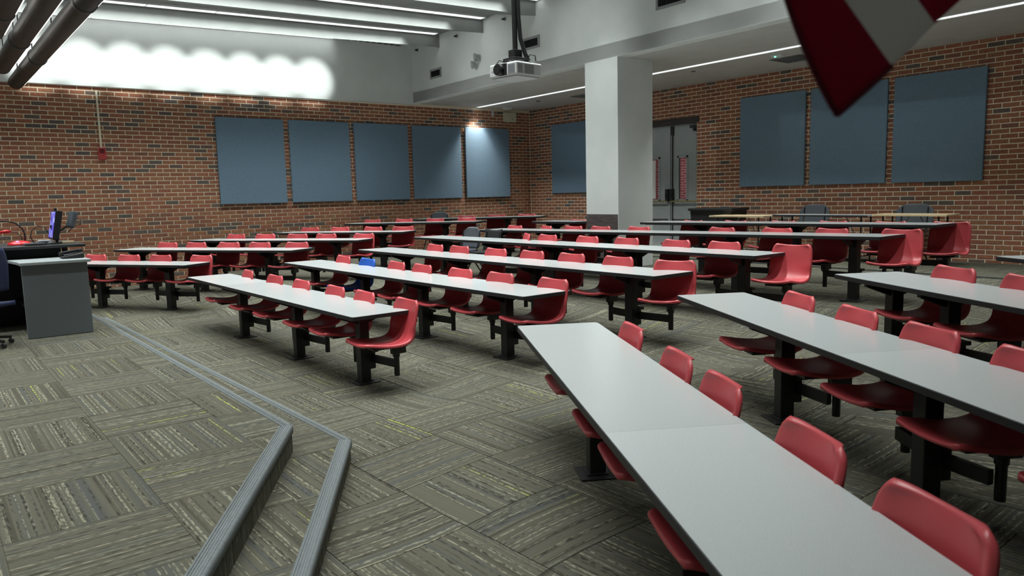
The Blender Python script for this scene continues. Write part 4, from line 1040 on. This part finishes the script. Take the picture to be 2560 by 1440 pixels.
# ------------------------------------------------------------------ pendant board lights, upper left
darkbody = noisy('bronze_black_tube', (0.007, 0.006, 0.006), (0.022, 0.014, 0.010), 4, 0.5, stretch=(1, 6, 6))
for i, (xa, y, z, lab) in enumerate(((.95, -12.16, 3.86, 'black tubular pendant light, rightmost of the three at top left'), (2.6, -12.49, 3.86, 'black tubular pendant light, middle of the three at top left'), (5.3, -12.80, 3.86, 'black tubular pendant light, leftmost of the three at top left'))):
    xb = 12.5; t = empty('pendant_light', (xa, y, z), 0, lab, 'pendant light', 'black tubular pendant lights'); L = xb-xa
    MB().tube([(0, 0, 0), (L, 0, .0)], .115, 24).build('housing', darkbody, t, smooth=True)
    k = (2.75, 2.3, 1.2)[i]
    while k < L:
        MB().tube([(k-.05, 0, 0), (k-.04, 0, 0), (k+.04, 0, 0), (k+.05, 0, 0)], [.117, .125, .125, .117], 24).build('joint_collar', M['black_plastic'], t, smooth=True); k += 3.66
    MB().beam((.05, .108, -.02), (L-.05, .108, -.02), .02, .05).build('lens', mat('pendant_lens', (.9, .9, .85), .4, emit=(1.0, .98, .9), es=1.6), t)
    k = .4
    while k < L: MB().tube([(k, 0, .12), (k, 0, ceilz(y)-z-.02)], .008, 8).build('hanger_rod', M['black_metal'], t); k += 1.9

# ------------------------------------------------------------------ flag hanging close to the camera
def cp(px, py, dist):
    d = Vector(CF)+Vector(CR)*((px-1280)/1878.03)-Vector(CU)*((py-720)/1878.03); return Vector((16.393, -13.791, 1.77))+d*dist
FD = 1.02
tip = cp(2093, 290, FD); fa = cp(2405, 0, FD)-tip          # along the fly end
tip2 = cp(2238, 193, FD); st = (cp(2099, 0, FD)-tip2).normalized()   # along the stripes, up and left
nrm = Vector(CF)*-1
flag = empty('flag', tuple(tip), 0, 'red and white striped flag hanging into view at the top right', 'flag')
fabL = fa.length; unitA = fa.normalized(); SWI = (tip2-tip).length
fm = mat('flag_cloth', (.5, .02, .05), .85, spec=.2); b = fm.node_tree.nodes['Principled BSDF']
uvn = nd(fm, 'ShaderNodeUVMap'); uvn.uv_map = 'UVMap'; sx = nd(fm, 'ShaderNodeSeparateXYZ'); lk(fm, uvn.outputs[0], sx.inputs[0])
mo = nd(fm, 'ShaderNodeMath', operation='MODULO'); mo.inputs[1].default_value = 2.0; lk(fm, sx.outputs[0], mo.inputs[0]); gt = nd(fm, 'ShaderNodeMath', operation='GREATER_THAN'); gt.inputs[1].default_value = 1.0; lk(fm, mo.outputs[0], gt.inputs[0])
mx = nd(fm, 'ShaderNodeMix', data_type='RGBA'); mx.inputs[6].default_value = (.30, .008, .030, 1); mx.inputs[7].default_value = (.90, .86, .84, 1); lk(fm, gt.outputs[0], mx.inputs[0]); lk(fm, mx.outputs[2], b.inputs['Base Color'])
wv = nd(fm, 'ShaderNodeTexNoise'); wv.inputs['Scale'].default_value = 900; tc = nd(fm, 'ShaderNodeTexCoord'); lk(fm, tc.outputs['Object'], wv.inputs['Vector']); bp = nd(fm, 'ShaderNodeBump'); bp.inputs['Strength'].default_value = .3; bp.inputs['Distance'].default_value = .0006; lk(fm, wv.outputs['Fac'], bp.inputs['Height']); lk(fm, bp.outputs[0], b.inputs['Normal'])
NA, NB, nstr, LB = 48, 48, 6.0, .95
mb = MB(); uvs = []
def flag_pt(a, b20):       # a in stripes along the fly end, b along stripe 0..1
    p = unitA*(a*SWI) + st*(b20*LB)
    # stripes near the long hem bow towards the upper left edge of the cloth
    bow = -.055*math.sin(min(1, b20*1.6)*PI)*max(0, 1-a/2.2) if True else 0
    p = p - unitA*bow*-0.0
    hem = Vector(CR)*(-.16*b20*b20*max(0, 1-a/1.0) if a < 1 else 0)
    wob = .012*math.sin(a*2.1+b20*5)+.02*math.sin(b20*7+a*.7)*b20
    sh = .036*(b20/.2)**1.5 if b20 < .35 else .036*(1.75**1.5)+(b20-.35)*.2
    return p+nrm*wob+Vector(CR)*sh*max(0, 1-a/1.3)**1.2
for i in range(NA+1):
    for j in range(NB+1): mb.v.append(tuple(flag_pt(nstr*i/NA, j/NB)))
for i in range(NA):
    for j in range(NB):
        a = i*(NB+1)+j; mb.f.append((a, a+NB+1, a+NB+2, a+1)); mb.m.append(0)
        uvs.append([(nstr*q/NA, p) for q, p in ((i, j), (i+1, j), (i+1, j+1), (i, j+1))])
me = mb.mesh('cloth', fm, smooth=True, fix=False); ul = me.uv_layers.new(name='UVMap'); k = 0
for u4 in uvs:
    for c in u4: ul.data[k].uv = c; k += 1
cl = obj_from('cloth', me, flag); cl.modifiers.new('s', 'SOLIDIFY').thickness = .0012
hm = mat('flag_hem', (.10, .004, .014), .9)
MB().tube([flag_pt(0, j/40) for j in range(41)], .0035, 6).build('hem', hm, flag, smooth=True)
MB().tube([flag_pt(i/8, 0) for i in range(9)], .0035, 6).build('hem', hm, flag, smooth=True)
a0, a1 = flag_pt(0, 1), flag_pt(nstr, 1); dd_ = (a1-a0).normalized()
MB().tube([a0-dd_*.35, a1+dd_*.3], .014, 12).build('pole', M['brass'], flag)
